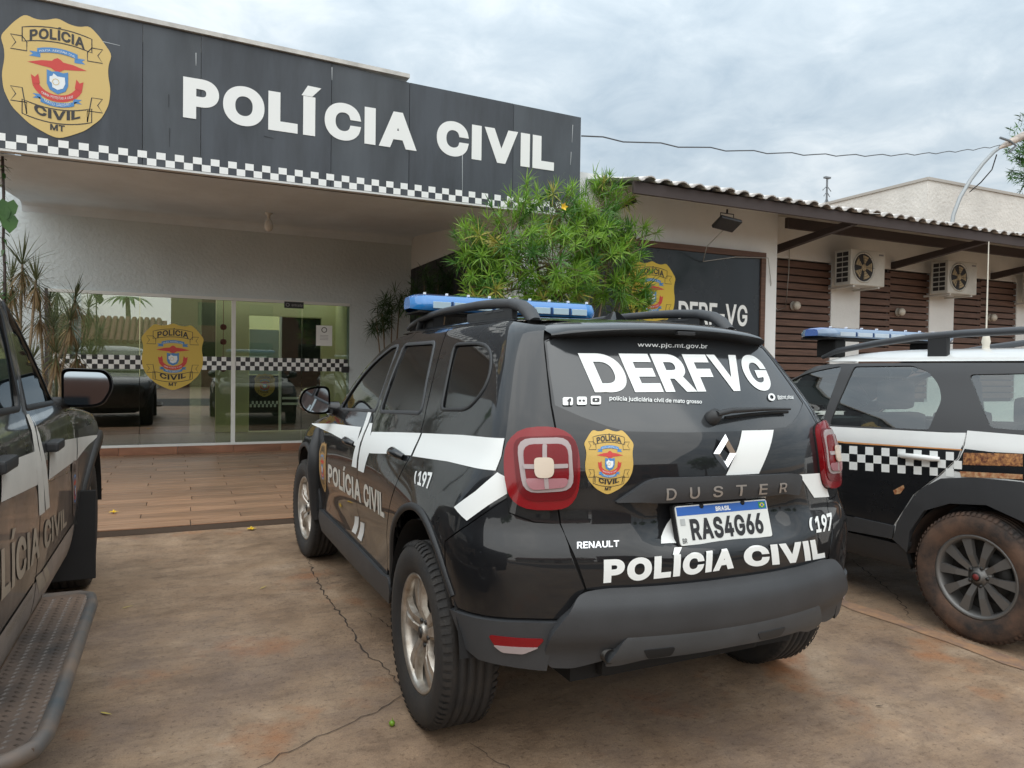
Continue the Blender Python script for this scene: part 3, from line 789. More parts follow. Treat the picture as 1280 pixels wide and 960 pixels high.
# slatted wall: pillars, header, sill
SY = 5.62; TOP = 3.10
wins = [(5.90,7.62),(8.26,9.94),(10.58,12.35),(13.0,14.7)]
mb = MB(); mb.box((5.86,SY,TOP),(15.2,SY+.2,3.9)); mb.box((5.86,SY,0),(15.2,SY+.2,.9))
xs = [5.86]+[v for ab in wins for v in ab]+[15.2]
for a, c in zip(xs[0::2], xs[1::2]): mb.box((a,SY,.9),(c,SY+.2,TOP))
mb.build('window_wall', WALLWW, wing)
SLBK = mat('slat_backing', (.035,.024,.02), .8)
sm = {}
rnd = random.Random(9)
for wi,(a,c) in enumerate(wins):
    sh = thing('shutter', '', '', (0,0,0)); 
    for k_ in ('label','category'): del sh[k_]
    sh.name = 'slatted_shutter'
    bb = bx('slatted_shutter', (a,SY+.06,.9),(c,SY+.09,TOP), SLBK, wing); bpy.data.objects.remove(sh)
    L_ = c-a
    split = [a, a+L_*.42, c] if wi else [a, a+L_*.30, c]
    z = .93; j = 0
    while z < TOP-.06:
        for k_,(s0,s1) in enumerate(zip(split, split[1:])):
            zz_ = z + (.035 if k_ else 0)
            MB().box((s0+.004,SY+.0+.012*(k_%2),zz_),(s1-.004,SY+.028+.012*(k_%2),zz_+.088), 0, .004).build('slat', WOOD, bb)
        z += .112; j += 1
    for xx in (split[1]-.03,):
        bx('shutter_stile', (xx-.02,SY+.03,.91),(xx+.02,SY+.058,TOP-.01), BEAM, bb)
# eave: fascia board, soffit boards, purlins, brackets, tiles
EY, EZ = 4.02, 3.30
bx('eave_board', (2.80,EY,EZ),(15.5,EY+.035,EZ+.13), BEAM, wing, .004)
def rz(y): return EZ+.13 + (y-EY)*.20
mb = MB(); mb.add([(2.82,EY+.04,EZ+.10),(15.5,EY+.04,EZ+.10),(15.5,9.5,EZ+.10+(9.5-EY)*.20),(2.82,9.5,EZ+.10+(9.5-EY)*.20)], [(3,2,1,0)])
mb.build('eave_soffit', mat('eave_soffit', (.50,.49,.46), .85, vary=(2,.25,None)), wing)
bx('purlin', (5.9,4.85,EZ+.06),(15.4,4.91,EZ+.20), BEAM, wing)
for xx in (6.28,9.0,11.6,14.2):
    mb = MB(); mb.add([(xx-.04,SY,3.10),(xx+.04,SY,3.10),(xx+.04,EY+.06,EZ+.0),(xx-.04,EY+.06,EZ+.0),(xx-.04,SY,3.21),(xx+.04,SY,3.21),(xx+.04,EY+.06,EZ+.075),(xx-.04,EY+.06,EZ+.075)], [(3,2,1,0),(4,5,6,7),(0,1,5,4),(1,2,6,5),(2,3,7,6),(3,0,4,7)])
    mb.build('bracket', BEAM, wing, True)
bx('bracket_strut', (6.0,SY-.02,3.0),(6.08,SY,3.26), BEAM, wing)
RT = mat('weathered_roof_tile', (0.74,0.72,0.69), 0.8, vary=(6,0.5,(0.22,0.20,0.19)), bump=(30,.4,.02), coords='Object')
# each tile: trough and barrel
prof = [(-.115,.024),(-.10,.008),(-.07,.0),(-.04,.008),(-.015,.028),(.02,.046),(.055,.050),(.09,.042),(.115,.024)]
tmb = MB()
for dz, fl in ((0,False),(-.014,True)):
    tmb.grid(lambda u,v,dz=dz: (prof[u][0], v, prof[u][1]+dz+v*.2), range(9), [0,.43], 0, True, fl)
tmb.add([(p[0],0,p[1]) for p in prof]+[(p[0],0,p[1]-.014) for p in prof], [(i,9+i,10+i,i+1) for i in range(8)])
tme = tmb.mesh('roof_tile', RT)
roof = MB().add([(2.82,EY+.05,rz(EY)+.0),(15.5,EY+.05,rz(EY)),(15.5,9.5,rz(9.5)),(2.82,9.5,rz(9.5))], [(0,1,2,3)]).build('tile_roof', mat('roof_deck',(.3,.28,.26),.9), wing)
rnd = random.Random(4)
for j in range(4):
    for i in range(57):
        o = link('roof_tile', tme, roof); yy = EY-.07+j*.37
        o.location = (2.92+i*.222+rnd.uniform(-.008,.008), yy+rnd.uniform(-.02,.02), rz(yy)+.02+j*.004+rnd.uniform(-.004,.006)); o.rotation_euler = (rnd.uniform(-.02,.02), rnd.uniform(-.05,.05), rnd.uniform(-.03,.03))
mb = MB()
mb.grid(lambda u,v: (2.9+u*.0555, 5.5+v, rz(5.5+v)+.03+.035*math.sin(u*PI/2)), range(220), [0,4]); mb.build('far_tiles', RT, roof)
# pipe end under the eave
MB().tube([(2.86,4.5,3.22),(2.98,4.25,3.29)], .03, 10).build('downpipe', BEAM, wing)

# wall sign DERF-VG
ws = thing('wall_sign', 'dark wall board with brown frame, gold crest and white lettering', 'sign', (4.4,4.99,1.2))
bx('sign_board', (2.7,4.955,1.15),(5.52,4.998,2.92), mat('board_vinyl', (.022,.026,.032), .22, rvary=(2,.16,.34)), ws)
for a, c in (((2.62,4.93,2.92),(5.60,4.997,3.0)),((2.62,4.93,1.07),(5.60,4.997,1.15)),((2.62,4.93,1.15),(2.70,4.997,2.92)),((5.52,4.93,1.15),(5.60,4.997,2.92))):
    bx('frame_board', a, c, WOODT, ws, .005)
p0 = on_y(784,330,4.955); p1 = on_y(845,330,4.955); cw = p1.x-p0.x
crest(mat('crest_gold_board', (0.62,0.44,0.045), .45)).put('crest_sticker', flat((p0.x,4.953,on_y(815,326,4.955).z-cw*1.17),(cw,0,0),(0,0,cw)), ws, .0015)
q0 = on_y(848,404,4.95); q1 = on_y(934,403,4.95); q2 = on_y(848,376,4.95)
letters('DERF-VG', q0.x, q1.x, q0.z, q2.z, 4.953, ws, .02)

# flood light hanging from the eave
q = on_y(905,282,4.25); fl = thing('flood_light', 'small black flood light hanging under the eave', 'lamp', (q.x,4.25,EZ-.2))
bm_ = mat('black_metal', (.015,.015,.017), .45)
mb = MB(); c0 = Vector((q.x,4.2,EZ-.16))
mb.tube([c0+Vector((-.10,0,.02)), c0+Vector((-.10,0,.12)), c0+Vector((.10,0,.12)), c0+Vector((.10,0,.02))], .007, 6)
mb.tube([c0+Vector((0,0,.12)), c0+Vector((0,0,.17))], .012, 6); mb.build('yoke', bm_, fl)
hd = MB(); hd.box((-.15,-.10,-.025),(.15,.10,.02), 0, .012)
M3 = Matrix.Translation(c0) @ Matrix.Rotation(R(-28),4,'X') @ Matrix.Rotation(R(8),4,'Y')
hd.v = [tuple(M3 @ Vector(v)) for v in hd.v]; hd.build('lamp_head', bm_, fl)
mb = MB(); mb.tube([c0+Vector((.02,.02,-.03)), (q.x+.12,4.7,2.95), (q.x+.25,4.925,2.80), (5.05,4.92,2.9), (5.62,4.92,2.93), (5.75,4.99,2.6), (5.87,5.2,2.0), (5.93,5.5,1.75)], .006, 5)
tag(mb.build('lamp_cable', mat('cable_grey', (.4,.4,.38), .6)), 'thin pale cable running from the flood light past the wall board', 'cable')

# outdoor air-conditioner units
ACW = mat('ac_casing', (0.62,0.62,0.58), .5, vary=(4,.15,None)); ACD = mat('ac_dark', (.025,.025,.028), .6)
def ac(x0, z0, label):
    a = thing('air_conditioner', label, 'air conditioner', (x0+.35,5.4,z0), 'air conditioner units under the eave')
    y0, y1, w_, h = 5.14, 5.44, .74, .54
    MB().box((x0,y0,z0),(x0+w_,y1,z0+h), 0, .015).build('casing', ACW, a)
    cx, cz = x0+.27, z0+h/2
    MB().lathe([(.225,-.004),(.235,-.012),(.215,-.014),(.205,.004)], (cx,y0,cz), (0,1,0), 28).build('fan_ring', ACW, a)
    MB().lathe([(0,-.003),(.213,-.003)], (cx,y0,cz), (0,1,0), 28).build('fan_opening', ACD, a)
    mb = MB()
    for k_ in range(5):
        t = k_*2*PI/5
        mb.add([Vector((cx+.03*math.cos(t),y0-.005,cz+.03*math.sin(t))), Vector((cx+.19*math.cos(t-.3),y0-.004,cz+.19*math.sin(t-.3))), Vector((cx+.19*math.cos(t+.45),y0-.012,cz+.19*math.sin(t+.45)))], [(0,1,2)])
    mb.lathe([(0,-.018),(.05,-.016),(.055,-.004)], (cx,y0,cz), (0,1,0), 12); mb.build('fan', mat('fan_tan', (.45,.36,.22), .6), a)
    mb = MB()
    for r_ in (.06,.10,.14,.18): mb.tube([(cx+r_*math.cos(t*PI/12),y0-.016,cz+r_*math.sin(t*PI/12)) for t in range(25)], .0025, 4, cap=False)
    for k_ in range(8): mb.tube([(cx,y0-.016,cz),(cx+.22*math.cos(k_*PI/4),y0-.016,cz+.22*math.sin(k_*PI/4))], .0025, 4)
    mb.build('fan_guard', ACD, a)
    for j in range(6):
        for i in range(2):
            bx('side_grille', (x0-.004,y0+.05+i*.11,z0+.05+j*.078),(x0+.002,y0+.145+i*.11,z0+.11+j*.078), ACD, a)
    bx('badge', (x0+.60,y0-.003,z0+h-.07),(x0+.70,y0+.001,z0+h-.045), mat('badge_grey',(.2,.2,.22),.4), a)
    for xx in (x0+.1,x0+w_-.1):
        bx('wall_bracket', (xx-.02,y0+.02,z0-.03),(xx+.02,SY,z0-.001), mat('bracket_white',(.6,.6,.58),.5), a)
ac(7.47, 2.71, 'air conditioner nearest the white wall, above the first pillar')
ac(9.70, 2.71, 'air conditioner above the second pillar, farther right')
ac(12.20, 2.71, 'air conditioner partly cut off at the right edge of the photo')
# round bulkhead lamps on the slats
for (u,v,lb) in ((995,382,'round glass wall lamp on the first slatted window'),(1126,390,'round glass wall lamp on the middle slatted window'),(1241,397,'round glass wall lamp on the far right slatted window')):
    q = on_y(u,v,SY-.05); l_ = thing('wall_lamp', lb, 'lamp', (q.x,SY,q.z), 'round wall lamps on the slats')
    MB().lathe([(0,-.05),(.05,-.05),(.07,0)], (q.x,SY,q.z), (0,1,0), 18).build('lamp_base', mat('lamp_base', (.4,.38,.34), .5), l_)
    MB().lathe([(0,-.12),(.04,-.11),(.062,-.085),(.07,-.055),(.05,-.05)], (q.x,SY,q.z), (0,1,0), 18).build('lamp_globe', mat('lamp_globe', (.55,.52,.45), .15), l_)
# thin loose cable on first shutter
q = [on_y(u,v,SY-.03) for u,v in ((960,335),(962,372),(972,388),(982,384),(986,340),(987,300))]
tag(MB().tube(q, .006, 5).build('loose_cable', mat('cable_grey')), 'pale loose cable looped in front of the first slatted window', 'cable')

# ---------------------------------------------------------------- building beyond, mast, street lamp, wires
bb = thing('rear_building', 'cream rendered block rising behind the tiled wing roof', 'building', (20,13,0))
c0 = on_y(1160,225,9.6)
bx('block_wall', (c0.x,9.6,0),(c0.x+14,19,c0.z), mat('cream_render', (.72,.70,.66), .9, vary=(1.2,.16,None), bump=(14,.7,.03)), bb)
bx('parapet_cap', (c0.x-.04,9.56,c0.z),(c0.x+14.04,19.04,c0.z+.07), mat('cap_grey', (.42,.40,.37), .9), bb)
q = on_y(1033,265,30); q2 = on_y(1033,222,30)
ma_ = thing('antenna_mast', 'thin lattice antenna mast far behind the roof', 'antenna', (q.x,30,0))
mb = MB(); mb.tube([(q.x,30,0),(q.x,30,q2.z)], .06, 6); mb.build('mast', mat('mast_grey', (.16,.18,.2), .6), ma_)
mb = MB(); mb.box((q.x-.22,29.9,q2.z-.05),(q.x+.22,30.1,q2.z+.05))
for k_ in range(3):
    z_ = q2.z-.5-.35*k_; mb.tube([(q.x-.35+.1*k_,30,z_-.3),(q.x,30,z_),(q.x+.35-.1*k_,30,z_-.3)], .03, 4)
mb.build('antenna', mat('mast_grey'), ma_)
lp = thing('street_lamp', 'curved grey street lamp arm with pale head above the roof', 'street lamp', (0,0,0))
YL = 8.6
pts = [on_y(u,v,YL) for u,v in ((1188,290),(1192,268),(1200,247),(1213,225),(1228,205),(1242,190),(1256,180))]
lp.location = (pts[0].x,YL,0)
MB().tube([(pts[0].x,YL,0)]+pts, .045, 8).build('lamp_arm', mat('galvanised', (.32,.34,.35), .5, .4), lp)
h0 = on_y(1247,186,YL); h1 = on_y(1292,163,YL)
mb = MB(); mb.tube([h0, h0.lerp(h1,.15), h0.lerp(h1,.35), h0.lerp(h1,.8), h1], [.05,.10,.14,.15,.07], 10, flat=.6); mb.build('lamp_head', mat('lamp_head_tan', (.5,.42,.36), .5, vary=(5,.5,None)), lp)
mb = MB(); mb.tube([on_y(1250,172,YL-.05),on_y(1262,176,YL-.12),on_y(1270,182,YL-.12),on_y(1262,190,YL-.1)], .03, 6); mb.build('lamp_fixing', mat('mast_grey'), lp)
mb = MB(); mb.tube([on_y(1246,193,YL-.1),on_y(1240,212,YL),on_y(1226,228,YL+.1),on_y(1212,240,YL+.9)], .015, 5); mb.build('lamp_lead', bm_, lp)
def wire(pts, r_, label):
    tag(MB().tube(pts, r_, 5).build('overhead_wire', mat('wire_dark', (.05,.05,.055), .6)), label, 'wire')
P = []
a, c = on_y(727,170,4.75), on_y(1250,182,8.6)
for i in range(41):
    t = i/40; p_ = a.lerp(c, t); p_.z -= .42*4*t*(1-t)*.55; p_.z += .02*math.sin(i*2.1); P.append(p_)
wire(P, .009, 'thin dark wire sagging from the fascia sign to the street lamp')
# ================================================================== CAR TOOLKIT
class Body:
    """closed master surface made of stacked plan outlines; panels, glass and print are laid on it"""
    def __init__(s, loops, T=Matrix.Identity(4)):
        nz, n = len(loops), len(loops[0])
        s.V = [T @ Vector(p) for L in loops for p in L]
        F = []
        for j in range(nz-1):
            for i in range(n):
                F.append((j*n+i, j*n+(i+1)%n, (j+1)*n+(i+1)%n, (j+1)*n+i))
        s.tris = []
        for f in F: s.tris += [(f[0],f[1],f[2]),(f[0],f[2],f[3])]
        nr = [Vector() for _ in s.V]
        for t in s.tris:
            a,b,c = (s.V[i] for i in t); q = (b-a).cross(c-a)
            for i in t: nr[i] += q
        s.Nn = [q.normalized() if q.length > 0 else Vector((0,0,1)) for q in nr]
        cen = sum(s.V, Vector())/len(s.V)
        if sum((v-cen).dot(q) for v,q in zip(s.V,s.Nn)) < 0: s.Nn = [-q for q in s.Nn]
        s.bvh = BVHTree.FromPolygons(s.V, s.tris); s.loops = loops; s.n = n; s.nz = nz; s.F = F
    def offset(s, d):
        n = s.n; f = d if callable(d) else (lambda p: d)
        L = [[tuple(s.V[j*n+i] + s.Nn[j*n+i]*f(s.V[j*n+i])) for i in range(n)] for j in range(s.nz)]
        return Body(L)
    def _nrm(s, p, idx):
        a,b,c = s.tris[idx]; A,B,C_ = s.V[a],s.V[b],s.V[c]
        v0, v1, v2 = B-A, C_-A, p-A
        d00,d01,d11,d20,d21 = v0.dot(v0),v0.dot(v1),v1.dot(v1),v2.dot(v0),v2.dot(v1)
        den = d00*d11-d01*d01
        if abs(den) < 1e-14: return s.Nn[a]
        v = (d11*d20-d01*d21)/den; w_ = (d00*d21-d01*d20)/den
        return (s.Nn[a]*(1-v-w_) + s.Nn[b]*v + s.Nn[c]*w_).normalized()
    def cast(s, o, d):
        h = s.bvh.ray_cast(o, d)
        if h[0] is None:
            h = s.bvh.find_nearest(o + d*(-(o-s.V[0]).dot(d)))
        return h[0], s._nrm(h[0], h[2])
    def near(s, p):
        h = s.bvh.find_nearest(p); return h[0], s._nrm(h[0], h[2])
    def px(s, u, v, strict=False):
        h = s.bvh.ray_cast(CAM, ray(u,v))
        if h[0] is None:
            if strict: return None
            # nearest point to the ray
            d = ray(u,v); best = None
            for k in range(20,120):
                q = CAM + d*(k*.08); hh = s.bvh.find_nearest(q)
                if best is None or hh[3] < best[3]: best = hh
            h = best
        return h[0]
    def frame(s, phi):
        d = Vector((math.sin(phi), math.cos(phi), 0)); hx = Vector((math.cos(phi), -math.sin(phi), 0))
        return d, hx
    def to2(s, P, phi):
        d, hx = s.frame(phi); return (P.dot(hx), P.z)
    def tr(s, pxs, phi):
        return [s.to2(s.px(u,v), phi) for u,v in pxs]
    def sheet(s, outline, phi, off=0.0, res=.04, holes=(), far=8.0):
        """triangulated patch of the master inside a 2D outline seen along direction phi"""
        d, hx = s.frame(phi)
        def dens(poly):
            o = []
            for i in range(len(poly)):
                a, b = Vector(poly[i]), Vector(poly[(i+1)%len(poly)]); k = max(1, int((b-a).length/(res*.8)))
                for j in range(k): o.append(a.lerp(b, j/k))
            return o
        polys = [dens(outline)] + [dens(h) for h in holes]
        pts = []; edges = []
        for P in polys:
            k = len(pts); n = len(P); pts += P; edges += [(k+i, k+(i+1)%n) for i in range(n)]
        def inside(p, P):
            c = False; n = len(P)
            for i in range(n):
                a, b = P[i], P[i-1]
                if (a[1] > p[1]) != (b[1] > p[1]) and p[0] < (b[0]-a[0])*(p[1]-a[1])/(b[1]-a[1]+1e-15)+a[0]: c = not c
            return c
        xs = [p[0] for p in polys[0]]; ys = [p[1] for p in polys[0]]
        nx = int((max(xs)-min(xs))/res)+1; ny = int((max(ys)-min(ys))/res)+1
        bp = list(pts)
        for i in range(nx+1):
            for j in range(ny+1):
                q = Vector((min(xs)+(i+.5*(j%2))*res, min(ys)+j*res))
                if inside(q, polys[0]) and not any(inside(q,h) for h in polys[1:]):
                    if min((q-b).length_squared for b in bp) > (res*.45)**2: pts.append(q)
        ov, oe, of, *_ = delaunay_2d_cdt(pts, edges, [], 0, 1e-6)
        fs = []
        for f in of:
            c = sum((ov[i] for i in f), Vector((0,0)))/len(f)
            if inside(c, polys[0]) and not any(inside(c,h) for h in polys[1:]): fs.append(f)
        V = []; NN = []
        for q in ov:
            p, n = s.cast(hx*q[0] + Vector((0,0,q[1])) - d*far, d)
            V.append(p + n*off); NN.append(n)
        # outward winding
        out = []
        for f in fs:
            a,b,c = V[f[0]],V[f[1]],V[f[2]]
            out.append(tuple(f) if (b-a).cross(c-a).dot(NN[f[0]]) > 0 else tuple(f[::-1]))
        return V, NN, out
    def panel(s, name, outline, phi, ma, parent, off=0.0, thick=.010, res=.04, holes=(), mirror=None, dome=0.0):
        V, NN, F = s.sheet(outline, phi, off, res, holes)
        return s.make(name, V, NN, F, ma, parent, thick, mirror)
    def make(s, name, V, NN, F, ma, parent, thick=.010, mirror=None):
        objs = []
        ec = {}
        for f in F:
            for i in range(len(f)): ec[(f[i], f[(i+1)%len(f)])] = 1
        rim = [e for e in ec if (e[1],e[0]) not in ec]
        for side in ((0,1) if mirror is not None else (0,)):
            vs = list(V); ns = list(NN); fs = list(F); k = len(vs)
            if thick > 0 and rim:
                idx = {}
                for a,b in rim:
                    for q in (a,b):
                        if q not in idx:
                            idx[q] = len(vs); vs.append(V[q]); vs.append(V[q]-NN[q]*thick); ns += [None,None]
                    fs.append((idx[b], idx[a], idx[a]+1, idx[b]+1))
            if side:
                vs = [Vector((2*mirror-v.x, v.y, v.z)) for v in vs]; ns = [None if q is None else Vector((-q.x,q.y,q.z)) for q in ns]
                fs = [f[::-1] for f in fs]
            me = bpy.data.meshes.new(name); me.from_pydata([tuple(v) for v in vs], [], fs)
            for q in (ma if isinstance(ma,(list,tuple)) else [ma]): me.materials.append(q)
            me.polygons.foreach_set('use_smooth', [True]*len(fs)); me.update()
            vn = [tuple(v.normal) for v in me.vertices]
            nl = [tuple(q) if q is not None else vn[i] for i,q in enumerate(ns)]
            me.normals_split_custom_set_from_vertices(nl)
            objs.append(link(name, me, parent))
        return objs if mirror is not None else objs[0]
    def decal(s, pr, name, quad, parent, base=.0025, gap=.0008, maxedge=None, mirror=None):
        """print laid on the body; quad = photo pixels of its TL, TR, BR, BL corners (box of the artwork)"""
        xs = [v[0] for L in pr.L for v in L[0]]; ys = [v[1] for L in pr.L for v in L[0]]
        x0,x1,y0,y1 = min(xs),max(xs),min(ys),max(ys)
        C3 = [s.px(*q) for q in quad]
        cn = s.near((C3[0]+C3[2])*.5)[1]; rear_ = abs(cn.y) > .6
        def fn(u, v, lift):
            a = (u-x0)/(x1-x0); b = (v-y0)/(y1-y0)
            P = C3[3].lerp(C3[2],a).lerp(C3[0].lerp(C3[1],a), b)
            p, n = s.cast(Vector((P.x,P.y-1.5,P.z)), Vector((0,1,0))) if rear_ else s.near(P)
            return p + n*lift
        return pr.put(name, fn, parent, gap, maxedge or (x1-x0)/24, base)
    def strip(s, name, pts3, width, ma, parent, off=.002, h=.0, mirror=None):
        """narrow moulding following points on the surface"""
        mb = MB(); L_ = []
        Q = [s.near(Vector(p)) for p in pts3]
        n = len(Q); vs = []
        for i,(p,nn) in enumerate(Q):
            t = (Q[min(i+1,n-1)][0]-Q[max(i-1,0)][0]).normalized(); b = nn.cross(t).normalized()*width/2
            vs += [p+b+nn*off, p+b*.7+nn*(off+h), p-b*.7+nn*(off+h), p-b+nn*off]
        out = []
        for sd_ in ((0,1) if mirror is not None else (0,)):
            mb = MB(); vv = [Vector((2*mirror-v.x,v.y,v.z)) for v in vs] if sd_ else vs
            fs = [(i*4+j,(i+1)*4+j,(i+1)*4+j+1,i*4+j+1) for i in range(n-1) for j in range(3)]
            if sd_: fs = [f[::-1] for f in fs]
            mb.add(vv, fs, 0, True); out.append(mb.build(name, ma, parent))
        return out

def plan_loop(z, W, rear, front, rr, rf, side_y, nside=60, nc=12, nr=16):
    """closed plan outline at height z: rear centre -> left side -> front -> right side"""
    yr_c, yf_c = rear(0,z), front(0,z)
    def lim(fn, x): return fn(x,z)
    # rear corner: intersection of side and rear curves
    def corner(fn, sgn):
        y = fn(0,z)
        for _ in range(12):
            x = W(y,z); y = .5*y+.5*fn(x,z)
        return W(y,z), y
    xr, yr = corner(rear, -1); xf, yf = corner(front, 1)
    r0 = min(rr(z), xr*.8); r1 = min(rf(z), xf*.8)
    if yf-yr < r0+r1+.05:
        k = max(.02,(yf-yr-.05)/(r0+r1)); r0 *= k; r1 *= k
    H = []
    for i in range(nr): 
        x = (xr-r0)*i/nr; H.append((x, rear(x,z)))
    A = Vector((xr-r0, rear(xr-r0,z))); B = Vector((xr,yr)); C_ = Vector((W(yr+r0,z), yr+r0))
    for i in range(nc):
        t = i/nc; q = A*(1-t)**2+B*2*t*(1-t)+C_*t*t; H.append((q.x,q.y))
    for i in range(nside):
        y = lerp(yr+r0, yf-r1, i/nside); H.append((W(y,z), y))
    A = Vector((W(yf-r1,z), yf-r1)); B = Vector((xf,yf)); C_ = Vector((xf-r1, front(xf-r1,z)))
    for i in range(nc):
        t = i/nc; q = A*(1-t)**2+B*2*t*(1-t)+C_*t*t; H.append((q.x,q.y))
    for i in range(nr+1):
        x = (xf-r1)*(1-i/nr); H.append((x, front(x,z)))
    L = [(-x,y,z) for x,y in H] + [(x,y,z) for x,y in H[-2:0:-1]]
    return L

# ================================================================== BLACK PATROL SUV (centre)
_Wz = spline([(.16,.74),(.22,.80),(.30,.838),(.42,.852),(.55,.862),(.68,.872),(.78,.874),(.86,.868),(.94,.852),(1.01,.826),(1.06,.802),(1.20,.748),(1.35,.684),(1.44,.641),(1.50,.607),(1.54,.572),(1.565,.53),(1.58,.475),(1.592,.39),(1.60,.28),(1.605,.15)])
_plo = spline([(-.8,.96),(-.5,.998),(-.2,1.0),(.3,.99),(1.2,.985),(2.2,.99),(2.7,1.005),(3.1,1.005),(3.5,.98)])
_phi = spline([(-.8,.90),(-.5,.95),(-.2,.968),(.3,.985),(.9,1.0),(1.6,.995),(2.2,.97),(2.7,.93),(3.5,.85)])
def dW(y, z):
    t = min(1, max(0, (z-.72)/.36)); t = t*t*(3-2*t)
    w_ = _Wz(z)*lerp(_plo(y), _phi(y), t)
    # haunch over the rear wheel and waist in the doors
    w_ += .012*math.exp(-((y-.0)/.42)**2)*math.exp(-((z-.72)/.16)**2)
    w_ -= .022*math.exp(-((y-1.4)/.75)**2)*math.exp(-((z-.50)/.10)**2)
    return w_
_Rz = spline([(.16,-.60),(.30,-.70),(.50,-.745),(.62,-.756),(.70,-.758),(.76,-.754),(.805,-.738),(.845,-.716),(.90,-.708),(1.0,-.702),(1.08,-.69),(1.14,-.668),(1.19,-.637),(1.24,-.600),(1.35,-.512),(1.465,-.414),(1.52,-.355),(1.545,-.28),(1.56,-.18),(1.575,.0),(1.592,.35),(1.60,.55),(1.605,.68)])
def dR(x, z):
    y = _Rz(z) + .105*(x/.58)**2
    k = 1/(1+math.exp((abs(x)-.30)/.022)) * 1/(1+math.exp((.788-z)/.006)) * 1/(1+math.exp((z-.925)/.012))
    return y + .045*k
_Fz = spline([(.16,3.30),(.30,3.46),(.50,3.50),(.68,3.48),(.80,3.42),(.88,3.36),(.94,3.20),(.99,2.92),(1.03,2.60),(1.065,2.42),(1.10,2.30),(1.20,2.12),(1.35,1.88),(1.47,1.65),(1.53,1.50),(1.565,1.33),(1.585,1.15),(1.597,.98),(1.605,.82)])
def dF(x, z):
    b = interp([(0,.18),(.9,.18),(1.05,.13),(1.6,.08)], z)
    return _Fz(z) - b*(x/.75)**2
def drr(z): return interp([(.2,.22),(.8,.20),(1.0,.16),(1.2,.13),(1.5,.13),(1.6,.1)], z)
def drf(z): return interp([(.2,.36),(.8,.36),(1.0,.22),(1.08,.10),(1.5,.10)], z)
zs = [.16+.02*i for i in range(67)] + [1.49,1.50,1.51,1.52,1.53,1.538,1.546,1.553,1.560,1.566,1.572,1.577,1.582,1.587,1.591,1.595,1.598,1.601,1.603,1.605]
DB = Body([plan_loop(z, dW, dR, dF, drr, drf, None) for z in zs])
PAINT = mat('black_car_paint', (0.0085,0.009,0.0105), 0.45, coat=1.0, spec=.12, rvary=(5,.36,.5))
PLAST = mat('grey_plastic', (0.046,0.049,0.054), 0.52, vary=(4,.22,None), bump=(260,.12,.002))
PLASTD = mat('dark_plastic', (0.022,0.023,0.025), 0.55)
BLACK = mat('matt_black', (0.006,0.006,0.0065), 0.8)
RUBBER = mat('tyre_rubber', (0.020,0.020,0.021), 0.75, vary=(14,.35,(0.032,0.028,0.025)), bump=(90,.25,.004))
ALLOY = mat('alloy_silver', (0.62,0.59,0.54), 0.36, .75, vary=(9,.35,(.30,.25,.20)))
TINT = mat('tinted_glass', (0.006,0.0065,0.007), 0.045, spec=.55)
TINTF = mat('filmed_rear_glass', (0.030,0.033,0.036), 0.12, spec=.8)
CHROME = mat('chrome', (0.75,0.76,0.78), 0.12, 1.0)
def side_p(y, z): return Vector((-dW(y,z), y, z))
def yz(pts): return [(-y, z) for y,z in pts]
PH = R(90)
def arc(cy, cz, r, a0, a1, n=16): return [(cy+r*math.cos(R(a0+(a1-a0)*i/n)), cz+r*math.sin(R(a0+(a1-a0)*i/n))) for i in range(n+1)]

